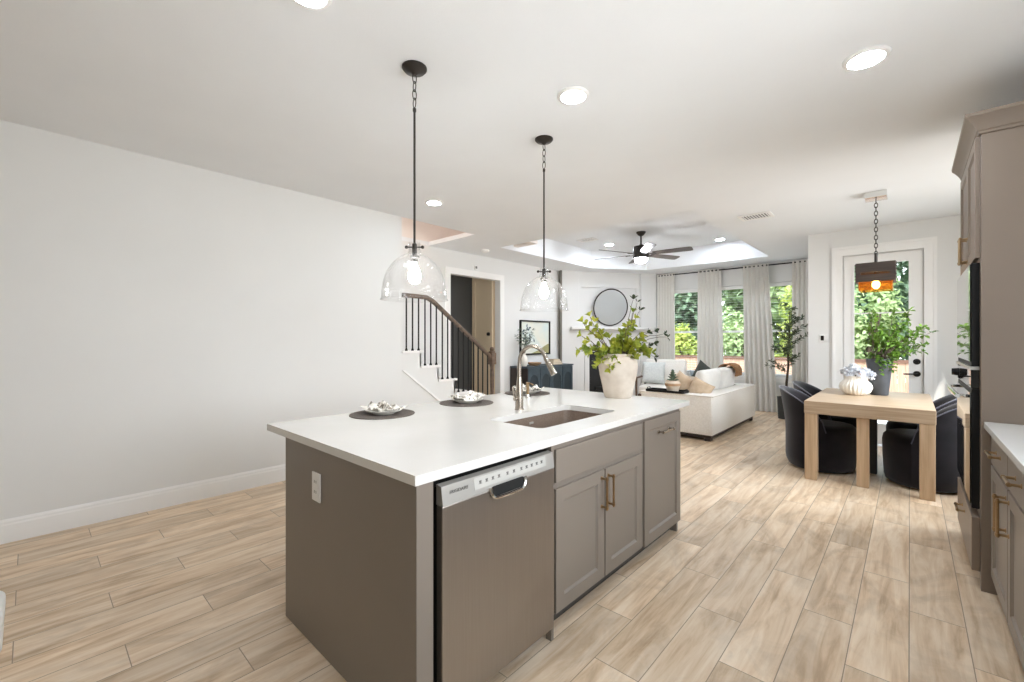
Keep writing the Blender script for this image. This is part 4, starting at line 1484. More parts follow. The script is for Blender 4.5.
def curtain(x0, x1, b0, b1, lab, seed):
    rg = random.Random(seed)
    t = thing('curtain', lab, 'curtain', ((x0 + x1) / 2, YW - 0.10, 0.0), 0, 'white linen curtains')
    mb = MB()
    n, m_ = 72, 14
    folds = 6
    ph = rg.uniform(0, 6)
    zt, zb = 2.79, 0.012
    G = []
    for j in range(m_ + 1):
        s = j / m_
        z = zt + (zb - zt) * s
        row = []
        for i in range(n + 1):
            a = i / n
            xx = (x0 + (x1 - x0) * a) * (1 - s) + (b0 + (b1 - b0) * a) * s
            amp = 0.020 + 0.020 * min(1, s * 2)
            yy = YW - 0.105 - amp * math.sin(a * folds * 2 * PI + ph + 0.5 * math.sin(3 * s + seed)) - 0.010 * math.sin(a * folds * 4 * PI + 2 * ph + s)
            if s > 0.97:
                yy -= 0.02 * rg.uniform(0.5, 1)
            row.append((xx, yy, z))
        G.append(row)
    th = 0.004
    A = [[mb.bm.verts.new(p) for p in r] for r in G]
    B = [[mb.bm.verts.new((p[0], p[1] + th, p[2])) for p in r] for r in G]
    for j in range(m_):
        for i in range(n):
            mb.bm.faces.new((A[j][i], A[j][i + 1], A[j + 1][i + 1], A[j + 1][i]))
            mb.bm.faces.new((B[j][i], B[j + 1][i], B[j + 1][i + 1], B[j][i + 1]))
    for j in range(m_):
        for i in (0, n):
            mb.bm.faces.new((A[j][i], A[j + 1][i], B[j + 1][i], B[j][i]))
    for j in (0, m_):
        for i in range(n):
            mb.bm.faces.new((A[j][i], B[j][i], B[j][i + 1], A[j][i + 1]))
    mb.build('drape', M['linen'], t, smooth=True, angle=80)
    mb = MB()
    for i in range(7):
        a = x0 + (x1 - x0) * (i + 0.5) / 7
        mb.tube([(a, YW - 0.09 + 0.019 * math.cos(2 * PI * k / 14), 2.757 + 0.019 * math.sin(2 * PI * k / 14)) for k in range(14)], 0.0028, 5, closed=True)
    mb.build('ring', M['black'], t, smooth=True)


curtain(-4.11, -3.73, -4.10, -3.72, 'white curtain beside the fireplace, leftmost of the four', 1)
curtain(-3.25, -2.80, -3.28, -2.74, 'white curtain between the left and middle windows', 2)
curtain(-2.39, -1.96, -2.36, -1.80, 'white curtain between the middle and right windows, touching floor', 3)
curtain(-1.58, -1.14, -1.58, -1.12, 'white curtain behind the potted tree, rightmost of the four', 4)

# ------------------------------------------------------------------ sofa
SX, SY0, SY1 = -1.93, 6.06, 8.21
sf = thing('sofa', 'cream upholstered sofa with its back to the dining area', 'sofa', (-2.43, 7.1, 0))
MB().box(-2.93, SY0 + 0.03, 0.035, SX - 0.03, SY1 - 0.03, 0.075).build('plinth', M['sofa_foot'], sf)
for (x, y) in ((-2.89, SY0 + 0.06), (SX - 0.07, SY0 + 0.06), (-2.89, SY1 - 0.06), (SX - 0.07, SY1 - 0.06)):
    MB().box(x - 0.04, y - 0.04, 0, x + 0.04, y + 0.04, 0.036, b=0.003).build('foot', M['sofa_foot'], sf)
mb = MB()
mb.prism([(-2.94, SY0), (SX, SY0), (SX, SY1), (-2.94, SY1), (-2.94, SY1 - 0.20), (SX - 0.20, SY1 - 0.20), (SX - 0.20, SY0 + 0.20), (-2.94, SY0 + 0.20)], 0.076, 0.605, XY)
bmesh.ops.remove_doubles(mb.bm, verts=mb.bm.verts[:], dist=1e-5)
bmesh.ops.dissolve_limit(mb.bm, angle_limit=0.02, verts=mb.bm.verts[:], edges=mb.bm.edges[:])
bmesh.ops.bevel(mb.bm, geom=mb.bm.edges[:], offset=0.02, segments=3, affect='EDGES', profile=0.5)
mb.build('sofa_shell', M['boucle'], sf, smooth=True)
MB().box(-2.93, SY0 + 0.203, 0.076, SX - 0.203, SY1 - 0.203, 0.28, b=0.012).build('seat_base', M['boucle'], sf, smooth=True)
for (a, b) in ((SY0 + 0.205, 7.133), (7.137, SY1 - 0.205)):
    MB().box(-2.95, a, 0.283, SX - 0.205, b, 0.44, b=0.04, seg=4).build('seat_cushion', M['boucle'], sf, smooth=True)
# back cushions
for (cy, ln, lab) in ((6.83, 0.74, 'large white back cushion at the near end of the sofa'), (7.59, 0.72, 'white back cushion at far end of sofa under the throw')):
    mx = Matrix.Translation((SX - 0.325, cy, 0.682)) @ Matrix.Rotation(PI / 2, 4, 'Z') @ Matrix.Rotation(math.radians(9), 4, 'X')
    tag(MB().pillow(ln, 0.48, 0.22, mx, flat=6, pinch=0.02).build('cushion', M['cushion_white'], origin=(SX - 0.325, cy, 0.442), smooth=True, angle=80), lab, 'cushion', 'back cushions of the sofa')


def cushion(p, w_, h_, t_, rz, tilt, m, lab, roll=0.0):
    mx = Matrix.Translation(p) @ Matrix.Rotation(rz, 4, 'Z') @ Matrix.Rotation(tilt, 4, 'X') @ Matrix.Rotation(roll, 4, 'Y')
    o = MB().pillow(w_, h_, t_, mx).build('throw_pillow', M[m], origin=p, smooth=True, angle=80)
    return tag(o, lab, 'pillow', 'throw pillows')


cushion((-2.45, 6.40, 0.645), 0.38, 0.38, 0.12, math.radians(14), math.radians(-8), 'cushion_tan', 'tan throw pillow with peaked corner behind the black tray', math.radians(34))
cushion((-2.56, 6.63, 0.64), 0.40, 0.40, 0.13, math.radians(30), math.radians(-8), 'cushion_beige', 'beige throw pillow behind the tan pillow on the sofa', math.radians(12))
cushion((-2.21, 6.385, 0.625), 0.30, 0.32, 0.11, math.radians(20), math.radians(-6), 'cushion_tan', 'tan throw pillow in the near corner against the white sofa cushion', math.radians(28))
cushion((-2.66, 7.86, 0.64), 0.42, 0.38, 0.13, math.radians(15), math.radians(12), 'cushion_blue', 'slate blue throw pillow by the far arm of the sofa')
cushion((-2.52, 7.44, 0.72), 0.46, 0.46, 0.12, math.radians(62), math.radians(6), 'cushion_green', 'dark green throw pillow peeking above the sofa back', math.radians(30))
# caramel throw draped over the far cushion
mb = MB()
n, m_ = 16, 22
A, B = [], []
for j in range(m_ + 1):
    s = j / m_
    ang = -0.75 * PI + s * 1.35 * PI
    row, row2 = [], []
    for i in range(n + 1):
        y = 7.66 + 0.34 * i / n + 0.012 * math.sin(9 * s + i)
        wob = 0.008 * math.sin(i * 1.3 + 4 * s)
        rx, rz_ = 0.130 + wob, 0.10 + wob
        cx_, cz_ = SX - 0.275, 0.845
        yy = y - 0.04
        if abs(ang + PI / 2) < 9:
            pass
        row.append(mb.bm.verts.new((cx_ + rx * math.sin(ang), yy, cz_ + rz_ * math.cos(ang) if math.cos(ang) > 0 else cz_ + 0.26 * math.cos(ang))))
        row2.append(mb.bm.verts.new((cx_ + (rx + 0.016) * math.sin(ang), yy, cz_ + (rz_ + 0.016) * math.cos(ang) if math.cos(ang) > 0 else cz_ + 0.26 * math.cos(ang))))
    A.append(row); B.append(row2)
for j in range(m_):
    for i in range(n):
        mb.bm.faces.new((A[j][i], A[j + 1][i], A[j + 1][i + 1], A[j][i + 1]))
        mb.bm.faces.new((B[j][i], B[j][i + 1], B[j + 1][i + 1], B[j + 1][i]))
for j in range(m_):
    for i in (0, n):
        mb.bm.faces.new((A[j][i], B[j][i], B[j + 1][i], A[j + 1][i]))
for j in (0, m_):
    for i in range(n):
        mb.bm.faces.new((A[j][i], A[j][i + 1], B[j][i + 1], B[j][i]))
tag(mb.build('throw_blanket', M['throw'], origin=(SX - 0.27, 7.8, 0.9), smooth=True, angle=80), 'caramel knitted throw draped over the far back cushion of the sofa', 'blanket')
# tray with a small planter on the sofa arm
tr = thing('serving_tray', 'black tray resting on the near arm of the sofa', 'tray', (-2.60, SY0 + 0.10, 0.606))
mb = MB()
mb.prism(rrect(-2.86, SY0 - 0.02, -2.31, SY0 + 0.21, 0.03), 0.606, 0.614, XY)
mb.build('base', M['black'], tr)
mb = MB()
mb.loops(rrect(-2.865, SY0 - 0.025, -2.305, SY0 + 0.215, 0.034), [rrect(-2.853, SY0 - 0.013, -2.317, SY0 + 0.203, 0.026)], 0.614, 0.640, XY)
mb.build('rim', M['black'], tr)
for x in (-2.858, -2.312):
    MB().tube([(x, SY0 + 0.05, 0.64), (x, SY0 + 0.055, 0.658), (x, SY0 + 0.135, 0.658), (x, SY0 + 0.14, 0.64)], 0.006, 6).build('handle', M['black'], tr, smooth=True)
su = thing('succulent_pot', 'small banded clay pot with succulent on the black tray', 'potted plant', (-2.50, SY0 + 0.095, 0.6145))
cx_, cy_ = -2.50, SY0 + 0.095
zb = 0.6145
mb = MB()
mb.lathe([(0, zb), (0.075, zb), (0.085, zb + 0.05), (0.102, zb + 0.085), (0.106, zb + 0.125), (0.085, zb + 0.150), (0.088, zb + 0.163), (0.078, zb + 0.163), (0.074, zb + 0.140), (0, zb + 0.138)], (cx_, cy_), 28)
mb.build('pot', M['cushion_beige'], su, smooth=True)
mb = MB()
mb.lathe([(0.1045, zb + 0.088), (0.1065, zb + 0.10), (0.1085, zb + 0.118), (0.106, zb + 0.122), (0.098, zb + 0.10), (0.1045, zb + 0.088)], (cx_, cy_), 28)
mb.build('band', M['wood_bowl'], su, smooth=True)
mb = MB()
rg = random.Random(8)
for lvl in range(6):
    for k in range(7):
        th = 2 * PI * k / 7 + lvl * 0.5
        el_ = 0.25 + lvl * 0.26
        v = Vector((math.cos(th) * math.cos(el_), math.sin(th) * math.cos(el_), math.sin(el_)))
        mb.leaf((cx_, cy_, zb + 0.145 + 0.022 * lvl), v, (0, 0, 1), 0.095 - 0.006 * lvl, 0.034, 0.15, -0.1)
mb.build('foliage', M['leaf_sage'], su, recalc=False)

# ------------------------------------------------------------------ armchair by the windows
ac = thing('armchair', 'wood framed armchair with cream cushions in the window corner', 'armchair', (-3.62, 8.42, 0), math.radians(12))
# local frame: faces -Y
for (x, y, h) in ((-0.42, -0.38, 0.60), (0.42, -0.38, 0.60), (-0.42, 0.34, 0.58), (0.42, 0.34, 0.58)):
    MB().cyl((x, y, 0), (x, y, h), 0.018, 0.022, 12).build('leg', M['walnut'], ac, local=True, smooth=True)
for x in (-0.42, 0.42):
    MB().box(x - 0.03, -0.42, 0.60, x + 0.03, 0.38, 0.628, b=0.008).build('armrest', M['walnut'], ac, local=True, smooth=True)
MB().box(-0.40, -0.36, 0.26, 0.40, 0.34, 0.30, b=0.006).build('seat_frame', M['walnut'], ac, local=True)
MB().box(-0.38, -0.40, 0.302, 0.38, 0.20, 0.465, b=0.05, seg=4).build('seat_cushion', M['boucle'], ac, local=True, smooth=True)
mx = Matrix.Translation((0, 0.27, 0.70)) @ Matrix.Rotation(math.radians(-12), 4, 'X')
MB().box(-0.40, -0.07, -0.24, 0.40, 0.07, 0.26, b=0.05, seg=4, mx=mx).build('backrest', M['boucle'], ac, local=True, smooth=True)
cushion((-3.82, 8.43, 0.695), 0.46, 0.44, 0.13, math.radians(12), math.radians(-14), 'cushion_grey', 'pale grey throw pillow on the armchair')

# ------------------------------------------------------------------ olive tree
ot_ = thing('olive_tree', 'slender olive tree in charcoal pot beside the rightmost curtain', 'tree', (-1.58, 8.74, 0))
cx_, cy_ = -1.58, 8.74
mb = MB()
mb.lathe([(0, 0), (0.115, 0), (0.13, 0.36), (0.135, 0.37), (0.122, 0.37), (0.118, 0.33), (0, 0.33)], (cx_, cy_), 28)
mb.build('pot', M['pot_leg_shade_black'], ot_, smooth=True)
MB().lathe([(0, 0.329), (0.117, 0.331), (0.06, 0.345), (0, 0.347)], (cx_, cy_), 20).build('soil', M['soil'], ot_, smooth=True)
tr_, lv_ = MB(), MB()
rg = random.Random(17)
trunk = [(cx_, cy_, 0.335), (cx_ + 0.01, cy_, 0.6), (cx_ + 0.035, cy_ + 0.01, 0.9), (cx_ + 0.03, cy_ + 0.01, 1.2), (cx_ + 0.06, cy_ + 0.01, 1.5), (cx_ + 0.05, cy_, 1.85)]
tr_.tube(trunk, 0.02, 8, radii=[0.024, 0.02, 0.017, 0.013, 0.009, 0.004])
for i in range(30):
    t = rg.uniform(0.30, 1.0)
    z0 = 0.335 + t * 1.5
    k = min(4, int(t * 5)); f = t * 5 - k
    base = Vector(trunk[k]).lerp(Vector(trunk[k + 1]), f)
    th = rg.uniform(0, 2 * PI)
    L = rg.uniform(0.14, 0.36) * (1.0 if t < 0.8 else 0.7)
    d = Vector((math.cos(th), math.sin(th) * 0.9, rg.uniform(0.25, 1.1))).normalized()
    tip = base + d * L
    tip.y = min(tip.y, YW - 0.26)
    ps = branch(tr_, base, tip, 0.004, 0.0015, 0.0, n=6, rng=rg)
    for p in ps[1:]:
        for q in range(4):
            v = d * 0.6 + Vector((rg.uniform(-1, 1), rg.uniform(-1, 1), rg.uniform(-0.7, 0.9)))
            lv_.leaf(p, v, (rg.uniform(-1, 1), rg.uniform(-1, 1), 1), rg.uniform(0.05, 0.085), 0.020)
tr_.build('trunk', M['bark'], ot_, smooth=True)
lv_.build('foliage', M['leaf_olive'], ot_, recalc=False)

# ------------------------------------------------------------------ dining table
TX0, TX1, TY0, TY1, TZ = -0.765, 0.163, 5.075, 6.62, 0.760
tb = thing('dining_table', 'pale washed oak dining table with thick top', 'table', (-0.30, 5.85, 0))
MB().box(TX0, TY0, TZ - 0.120, TX1, TY1, TZ, b=0.005).build('tabletop', M['oak'], tb)
for (x, y) in ((TX0 + 0.004, TY0 + 0.004), (TX1 - 0.104, TY0 + 0.004), (TX0 + 0.004, TY1 - 0.104), (TX1 - 0.104, TY1 - 0.104)):
    MB().box(x, y, 0, x + 0.10, y + 0.10, TZ - 0.1205, b=0.004).build('leg', M['oak_v'], tb)
MB().box(-0.365, TY0 + 0.05, 0, -0.275, TY0 + 0.13, TZ - 0.1205, b=0.004).build('leg', M['oak_v'], tb, ).name
MB().box(-0.325, 5.72, 0, -0.245, 5.80, TZ - 0.1205, b=0.004).build('leg', M['pot_leg_shade_black'], tb)  # rear middle leg, its shade put into the dark colour


def barrel_chair():
    """swivel barrel chair facing +X, local coordinates"""
    t = thing('dining_chair', '', 'chair')
    mb = MB()
    mb.lathe([(0, 0.012), (0.255, 0.012), (0.285, 0.03), (0.295, 0.07), (0.305, 0.25), (0.308, 0.40), (0.300, 0.445), (0.275, 0.470), (0.20, 0.482), (0, 0.485)], (0, 0), 44)
    mb.build('seat', M['velvet'], t, local=True, smooth=True, angle=60)
    MB().cyl((0, 0, 0), (0, 0, 0.012), 0.20, 0.20, 28).build('swivel_base', M['black'], t, local=True, smooth=True)
    mb = MB()
    n, m_ = 40, 16
    A0 = math.radians(102)
    O, I = [], []
    ridge = []
    for i in range(n + 1):
        a = -A0 + 2 * A0 * i / n
        c = math.cos(a / A0 * PI / 2)
        top = 0.40 + 0.42 * (max(0.0, c) ** 0.55) + 0.02
        ro, ri = [], []
        for j in range(m_ + 1):
            s = j / m_
            z = 0.03 + (top - 0.03) * s
            lean = 0.055 * max(0, (z - 0.42) / 0.4) ** 1.3 * max(0, c)
            th_ = 0.085 * (1 - 0.55 * max(0, s - 0.75) / 0.25)
            r = 0.318 + lean - 0.030 * max(0, (0.10 - z) / 0.07)
            ang = PI + a
            ro.append(mb.bm.verts.new((r * math.cos(ang), r * math.sin(ang), z)))
            ri.append(mb.bm.verts.new(((r - th_) * math.cos(ang), (r - th_) * math.sin(ang), z - (0.012 if j == m_ else 0))))
        rt = 0.318 + 0.055 * max(0, (top - 0.42) / 0.4) ** 1.3 * max(0, c) - 0.019
        ridge.append((rt * math.cos(PI + a), rt * math.sin(PI + a), top + 0.003))
        O.append(ro); I.append(ri)
    for i in range(n):
        for j in range(m_):
            mb.bm.faces.new((O[i][j], O[i + 1][j], O[i + 1][j + 1], O[i][j + 1]))
            mb.bm.faces.new((I[i][j], I[i][j + 1], I[i + 1][j + 1], I[i + 1][j]))
        mb.bm.faces.new((O[i][m_], O[i + 1][m_], I[i + 1][m_], I[i][m_]))
        mb.bm.faces.new((O[i][0], I[i][0], I[i + 1][0], O[i + 1][0]))
    for i in (0, n):
        for j in range(m_):
            mb.bm.faces.new((O[i][j], O[i][j + 1], I[i][j + 1], I[i][j]))
    bk = mb.build('backrest', M['velvet'], t, local=True, smooth=True, angle=60)
    MB().tube([(p[0] * 1.055, p[1] * 1.055, p[2] - 0.004) for p in ridge], 0.006, 6).build('piping', M['velvet_pipe'], bk, local=True, smooth=True)
    return t


ch0 = barrel_chair()
spots = [(-0.700, 5.640, 0.05, 'navy velvet barrel chair at near left of the dining table'), (-0.70, 6.38, -0.05, 'navy velvet barrel chair at far left of the dining table'),
         (0.105, 5.610, PI - 0.10, 'navy velvet barrel chair at near right of the table, beside ovens'), (0.11, 6.36, PI, 'navy velvet barrel chair at far right of table, nearest the glass door')]
for i, (x, y, rz, lab) in enumerate(spots):
    o = ch0 if i == 0 else copy_tree(ch0)
    o.location = (x, y, 0)
    o.rotation_euler = (0, 0, rz)
    o['label'] = lab
    o['group'] = 'barrel chairs at the dining table'

# white ribbed vase of pale flowers
vx, vy = -0.435, 5.99
wv = thing('flower_vase', 'squat white ribbed vase of pale blue flowers on the dining table', 'vase', (vx, vy, TZ))
mb = MB()
mb.lathe([(0, TZ + 0.0005), (0.085, TZ + 0.0005), (0.125, TZ + 0.035), (0.143, TZ + 0.085), (0.132, TZ + 0.125), (0.105, TZ + 0.155), (0.100, TZ + 0.175), (0.106, TZ + 0.205), (0.098, TZ + 0.205), (0.092, TZ + 0.17), (0, TZ + 0.165)], (vx, vy), 216, rib=lambda th, z: 0.030 * math.cos(24 * th) * (1 if TZ + 0.01 < z < TZ + 0.15 else 0.2))
mb.build('vessel', M['vase_white'], wv, smooth=True, angle=70)
pt, ps_ = MB(), MB()
rg = random.Random(4)
for (dx_, dy_, dz_) in ((-0.09, 0.0, 0.25), (0.0, -0.05, 0.265), (0.085, 0.03, 0.245), (0.0, 0.07, 0.27), (-0.05, -0.06, 0.235), (0.13, -0.02, 0.215), (0.05, -0.075, 0.23), (-0.02, 0.0, 0.29)):
    c = Vector((vx + dx_, vy + dy_, TZ + dz_))
    ps_.tube([(vx + dx_ * 0.4, vy + dy_ * 0.4, TZ + 0.17), tuple(c)], 0.003, 6)
    for k in range(80):
        v = Vector((rg.gauss(0, 1), rg.gauss(0, 1), rg.gauss(0.2, 1))).normalized()
        pt.leaf(c + v * 0.020, v + Vector((rg.uniform(-0.5, 0.5), rg.uniform(-0.5, 0.5), 0.2)), (rg.uniform(-1, 1), rg.uniform(-1, 1), 1), 0.034, 0.028, 0.1, 0.2)
ps_.build('stem', M['leaf_dark'], wv)
pt.build('bloom', M['petal'], wv, recalc=False)
# tall slate vase with green branches
gx, gy = -0.245, 6.15
gv = thing('branch_vase', 'tall slate grey vase of bright green branches on the dining table', 'vase', (gx, gy, TZ), VIEW)
mb = MB()
mb.lathe([(0, 0.0005), (0.072, 0.0005), (0.078, 0.01), (0.098, 0.22), (0.113, 0.36), (0.115, 0.39), (0.106, 0.39), (0.100, 0.34), (0, 0.33)], (0, 0), 32)
mb.build('vessel', M['vase_dark'], gv, local=True, smooth=True)
gs, gl_ = MB(), MB()
rg = random.Random(31)
K2 = 0.0108
for i in range(34):
    du = rg.uniform(-8, 34)
    v = rg.uniform(312, 362) if du < 26 else rg.uniform(320, 352)
    dep = rg.uniform(-0.22, 0.22)
    tip = Vector((du * K2, dep, CAM_H - (v - 340) * K2 - TZ))
    base = Vector((rg.uniform(-0.05, 0.05), rg.uniform(-0.05, 0.05), 0.34))
    pp = branch(gs, base, tip, 0.0035, 0.0015, 0.04, rng=rg)
    for p in pp[3:]:
        for q in range(5):
            vv = Vector((rg.uniform(-1, 1), rg.uniform(-1, 1), rg.uniform(-0.6, 1)))
            gl_.leaf(p, vv, (rg.uniform(-0.6, 0.6), rg.uniform(-0.6, 0.6), 1), rg.uniform(0.04, 0.065), 0.030)
for i in range(6):   # trailing sprigs over the rim
    th = rg.uniform(-2.4, -0.6)
    p1 = Vector((0.125 * math.cos(th), 0.125 * math.sin(th), 0.36 - rg.uniform(0.02, 0.12)))
    pp = branch(gs, (0.06 * math.cos(th), 0.06 * math.sin(th), 0.36), p1, 0.003, 0.0015, 0.07, rng=rg)
    for p in pp[3:]:
        for q in range(3):
            vv = Vector((math.cos(th) + rg.uniform(-0.6, 0.6), math.sin(th) + rg.uniform(-0.6, 0.6), rg.uniform(-0.6, 0.5)))
            gl_.leaf(p, vv, (0, 0, 1), 0.045, 0.028)
gs.build('stem', M['twig'], gv, local=True)
gl_.build('foliage', M['leaf_green'], gv, local=True, recalc=False)

# dining pendant
lx, ly = -0.25, 5.647
dl = thing('dining_pendant', 'square dark wood pendant with amber glass over dining table', 'pendant light', (lx, ly, CEIL))
MB().box(lx - 0.085, ly - 0.085, CEIL - 0.060, lx + 0.085, ly + 0.085, CEIL - 0.001, b=0.003).build('canopy', M['chrome'], dl)
mb = MB()
z = CEIL - 0.060
i = 0
while z > 2.20:
    lp = []
    for k in range(12):
        th = 2 * PI * k / 12
        a, b = 0.013 * math.cos(th), 0.026 * math.sin(th)
        lp.append((lx + a, ly, z - 0.022 + b) if i % 2 else (lx, ly + a, z - 0.022 + b))
    mb.tube(lp, 0.0038, 5, closed=True)
    z -= 0.040
    i += 1
mb.build('chain', M['bronze'], dl, smooth=True)
MB().cyl((lx, ly, 2.215), (lx, ly, 2.09), 0.014, 0.014, 12).build('stem', M['bronze'], dl, smooth=True)
s_ = 0.150
mb = MB()
for (z0, z1) in ((2.012, 2.105), (1.922, 1.992)):
    mb.loops(rect(lx - s_, ly - s_, lx + s_, ly + s_), [rect(lx - s_ + 0.018, ly - s_ + 0.018, lx + s_ - 0.018, ly + s_ - 0.018)], z0, z1, XY)
for (x, y) in ((-1, -1), (1, -1), (-1, 1), (1, 1)):
    mb.box(lx + x * s_ - (0.04 if x > 0 else 0), ly + y * s_ - (0.04 if y > 0 else 0), 1.992, lx + x * s_ + (0.04 if x < 0 else 0), ly + y * s_ + (0.04 if y < 0 else 0), 2.012)
mb.box(lx - s_ + 0.018, ly - s_ + 0.018, 2.085, lx + s_ - 0.018, ly + s_ - 0.018, 2.10)
for x in (-1, 1):
    for zc in (2.09, 2.06, 2.03, 1.98, 1.95):
        mb.cyl((lx + x * s_, ly - s_ + 0.02, zc), (lx + x * (s_ + 0.008), ly - s_ + 0.02, zc), 0.008, 0.006, 8)
mb.build('wood_shade', M['shade_wood'], dl)
mb = MB()
q_ = 0.128
mb.loops(rect(lx - q_, ly - q_, lx + q_, ly + q_), [rect(lx - q_ + 0.005, ly - q_ + 0.005, lx + q_ - 0.005, ly + q_ - 0.005)], 1.838, 2.0, XY)
mb.build('glass_liner', M['amber'], dl)
mb = MB()
mb.sphere((lx, ly, 1.90), 0.032, 0.032, 0.042)
mb.build('bulb', M['amber_bulb'], dl, smooth=True)
MB().cyl((lx, ly, 2.084), (lx, ly, 1.94), 0.016, 0.016, 12).build('socket', M['bronze'], dl, smooth=True)

# ------------------------------------------------------------------ tall oven cabinet on the right
OX, OY0, OY1 = 0.283, 3.440, 4.42
oc = thing('oven_cabinet', 'tall taupe oven cabinet with crown moulding at right', 'cabinet', (0.6, 3.9, 0))
MB().box(OX, OY0, 0.0, XR - 0.003, OY0 + 0.045, 2.485, b=0.002).build('side_panel', M['cab2'], oc)
MB().box(OX, OY1 - 0.02, 0.0, XR - 0.003, OY1, 2.485).build('side_panel', M['cab2'], oc)
mb = MB()
mb.loops(rect(OY0 + 0.046, 0.09, OY1 - 0.021, 2.485), [rect(OY0 + 0.075, 0.42, OY1 - 0.05, 1.765)], OX, OX + 0.02, YZ)
mb.box(OX + 0.021, OY0 + 0.046, 0.40, XR - 0.01, OY1 - 0.021, 0.419)
mb.box(OX + 0.021, OY0 + 0.046, 1.766, XR - 0.01, OY1 - 0.021, 1.785)
mb.build('face_frame', M['cab2'], oc)
# crown moulding, mitred round the near corner
prof = [(0.0, 2.458), (0.008, 2.458), (0.012, 2.472), (0.018, 2.476), (0.021, 2.488), (0.032, 2.508), (0.050, 2.532), (0.062, 2.544), (0.064, 2.562), (0.0, 2.562)]
mb = MB()
rings = []
for (px, py, sx3, sy3) in ((XR - 0.003, OY0, 0, -1), (OX, OY0, -1, -1), (OX, OY1, -1, 0)):
    rings.append([mb.bm.verts.new((px + sx3 * d, py + sy3 * d, z)) for d, z in prof])
for A, B in zip(rings[:-1], rings[1:]):
    for k in range(len(prof)):
        j = (k + 1) % len(prof)
        mb.bm.faces.new((A[k], A[j], B[j], B[k]))
mb.bm.faces.new(rings[0]); mb.bm.faces.new(rings[-1][::-1])
mb.box(OX, OY0, 2.486, XR - 0.003, OY1, 2.561)
mb.build('crown_moulding', M['cab2'], oc, smooth=True, angle=25)
mid = (OY0 + OY1) / 2 + 0.0
for (a, b, hy) in ((OY0 + 0.03, mid - 0.004, mid - 0.035), (mid + 0.004, OY1 - 0.01, mid + 0.035)):
    d = shaker(MB(), OX - 0.020, a, b, 1.80, 2.455, dirx=-1, t=0.0195, rail=0.058).build('door', M['cab2'], oc)
    pull(d, (OX - 0.020, hy, 1.835), (OX - 0.020, hy, 1.975), (-0.032, 0, 0), M['brass'])
d = MB().box(OX - 0.034, OY0 + 0.02, 0.095, OX - 0.0005, OY1 - 0.01, 0.385, b=0.003).build('drawer', M['cab2'], oc)
pull(d, (OX - 0.034, mid - 0.07, 0.30), (OX - 0.034, mid + 0.07, 0.30), (-0.032, 0, 0), M['brass'])
# microwave
mw = thing('microwave', 'built-in black glass microwave above the wall oven', 'microwave', (0.55, 3.93, 1.2))
VX = OX - 0.038
OA, OB = OY0 + 0.055, OY1 - 0.035
MB().box(OX + 0.022, OY0 + 0.085, 1.24, 0.80, OY1 - 0.06, 1.75).build('body', M['dark'], mw)
MB().box(VX + 0.006, OA, 1.205, OX - 0.0008, OB, 1.775, b=0.002).build('frame', M['black'], mw)
MB().box(VX, OA + 0.004, 1.232, VX + 0.0055, OB - 0.004, 1.770, b=0.001).build('door_glass', M['oven_glass'], mw)
MB().box(VX - 0.004, OA, 1.186, OX - 0.0008, OB, 1.2045, b=0.002).build('lower_trim', M['steel_light'], mw)
# wall oven
ov = thing('wall_oven', 'black glass wall oven with chrome handle in tall cabinet', 'oven', (0.55, 3.93, 0.42))
MB().box(OX + 0.022, OY0 + 0.085, 0.43, 0.80, OY1 - 0.06, 1.18).build('body', M['dark'], ov)
MB().box(VX + 0.003, OA, 1.085, OX - 0.0008, OB, 1.185, b=0.002).build('control_panel', M['oven_glass'], ov)
od = MB().box(VX + 0.006, OA, 0.425, OX - 0.0008, OB, 1.080, b=0.002).build('door', M['black'], ov)
MB().box(VX, OA + 0.004, 0.45, VX + 0.0055, OB - 0.004, 1.060, b=0.001).build('door_glass', M['oven_glass'], od)
h = MB()
h.tube([(VX - 0.045, OA + 0.05, 1.035), (VX - 0.050, OA + 0.30, 1.035), (VX - 0.050, OB - 0.30, 1.035), (VX - 0.045, OB - 0.05, 1.035)], 0.012, 12)
for y in (OA + 0.07, OB - 0.07):
    h.box(VX - 0.045, y - 0.012, 1.026, VX + 0.0, y + 0.012, 1.044, b=0.003)
h.build('handle', M['chrome'], od, smooth=True)
k_ = MB()
k_.cyl((VX + 0.002, OB - 0.14, 1.135), (VX - 0.034, OB - 0.14, 1.135), 0.026, 0.022, 18)
k_.build('knob', M['black'], ov, smooth=True)
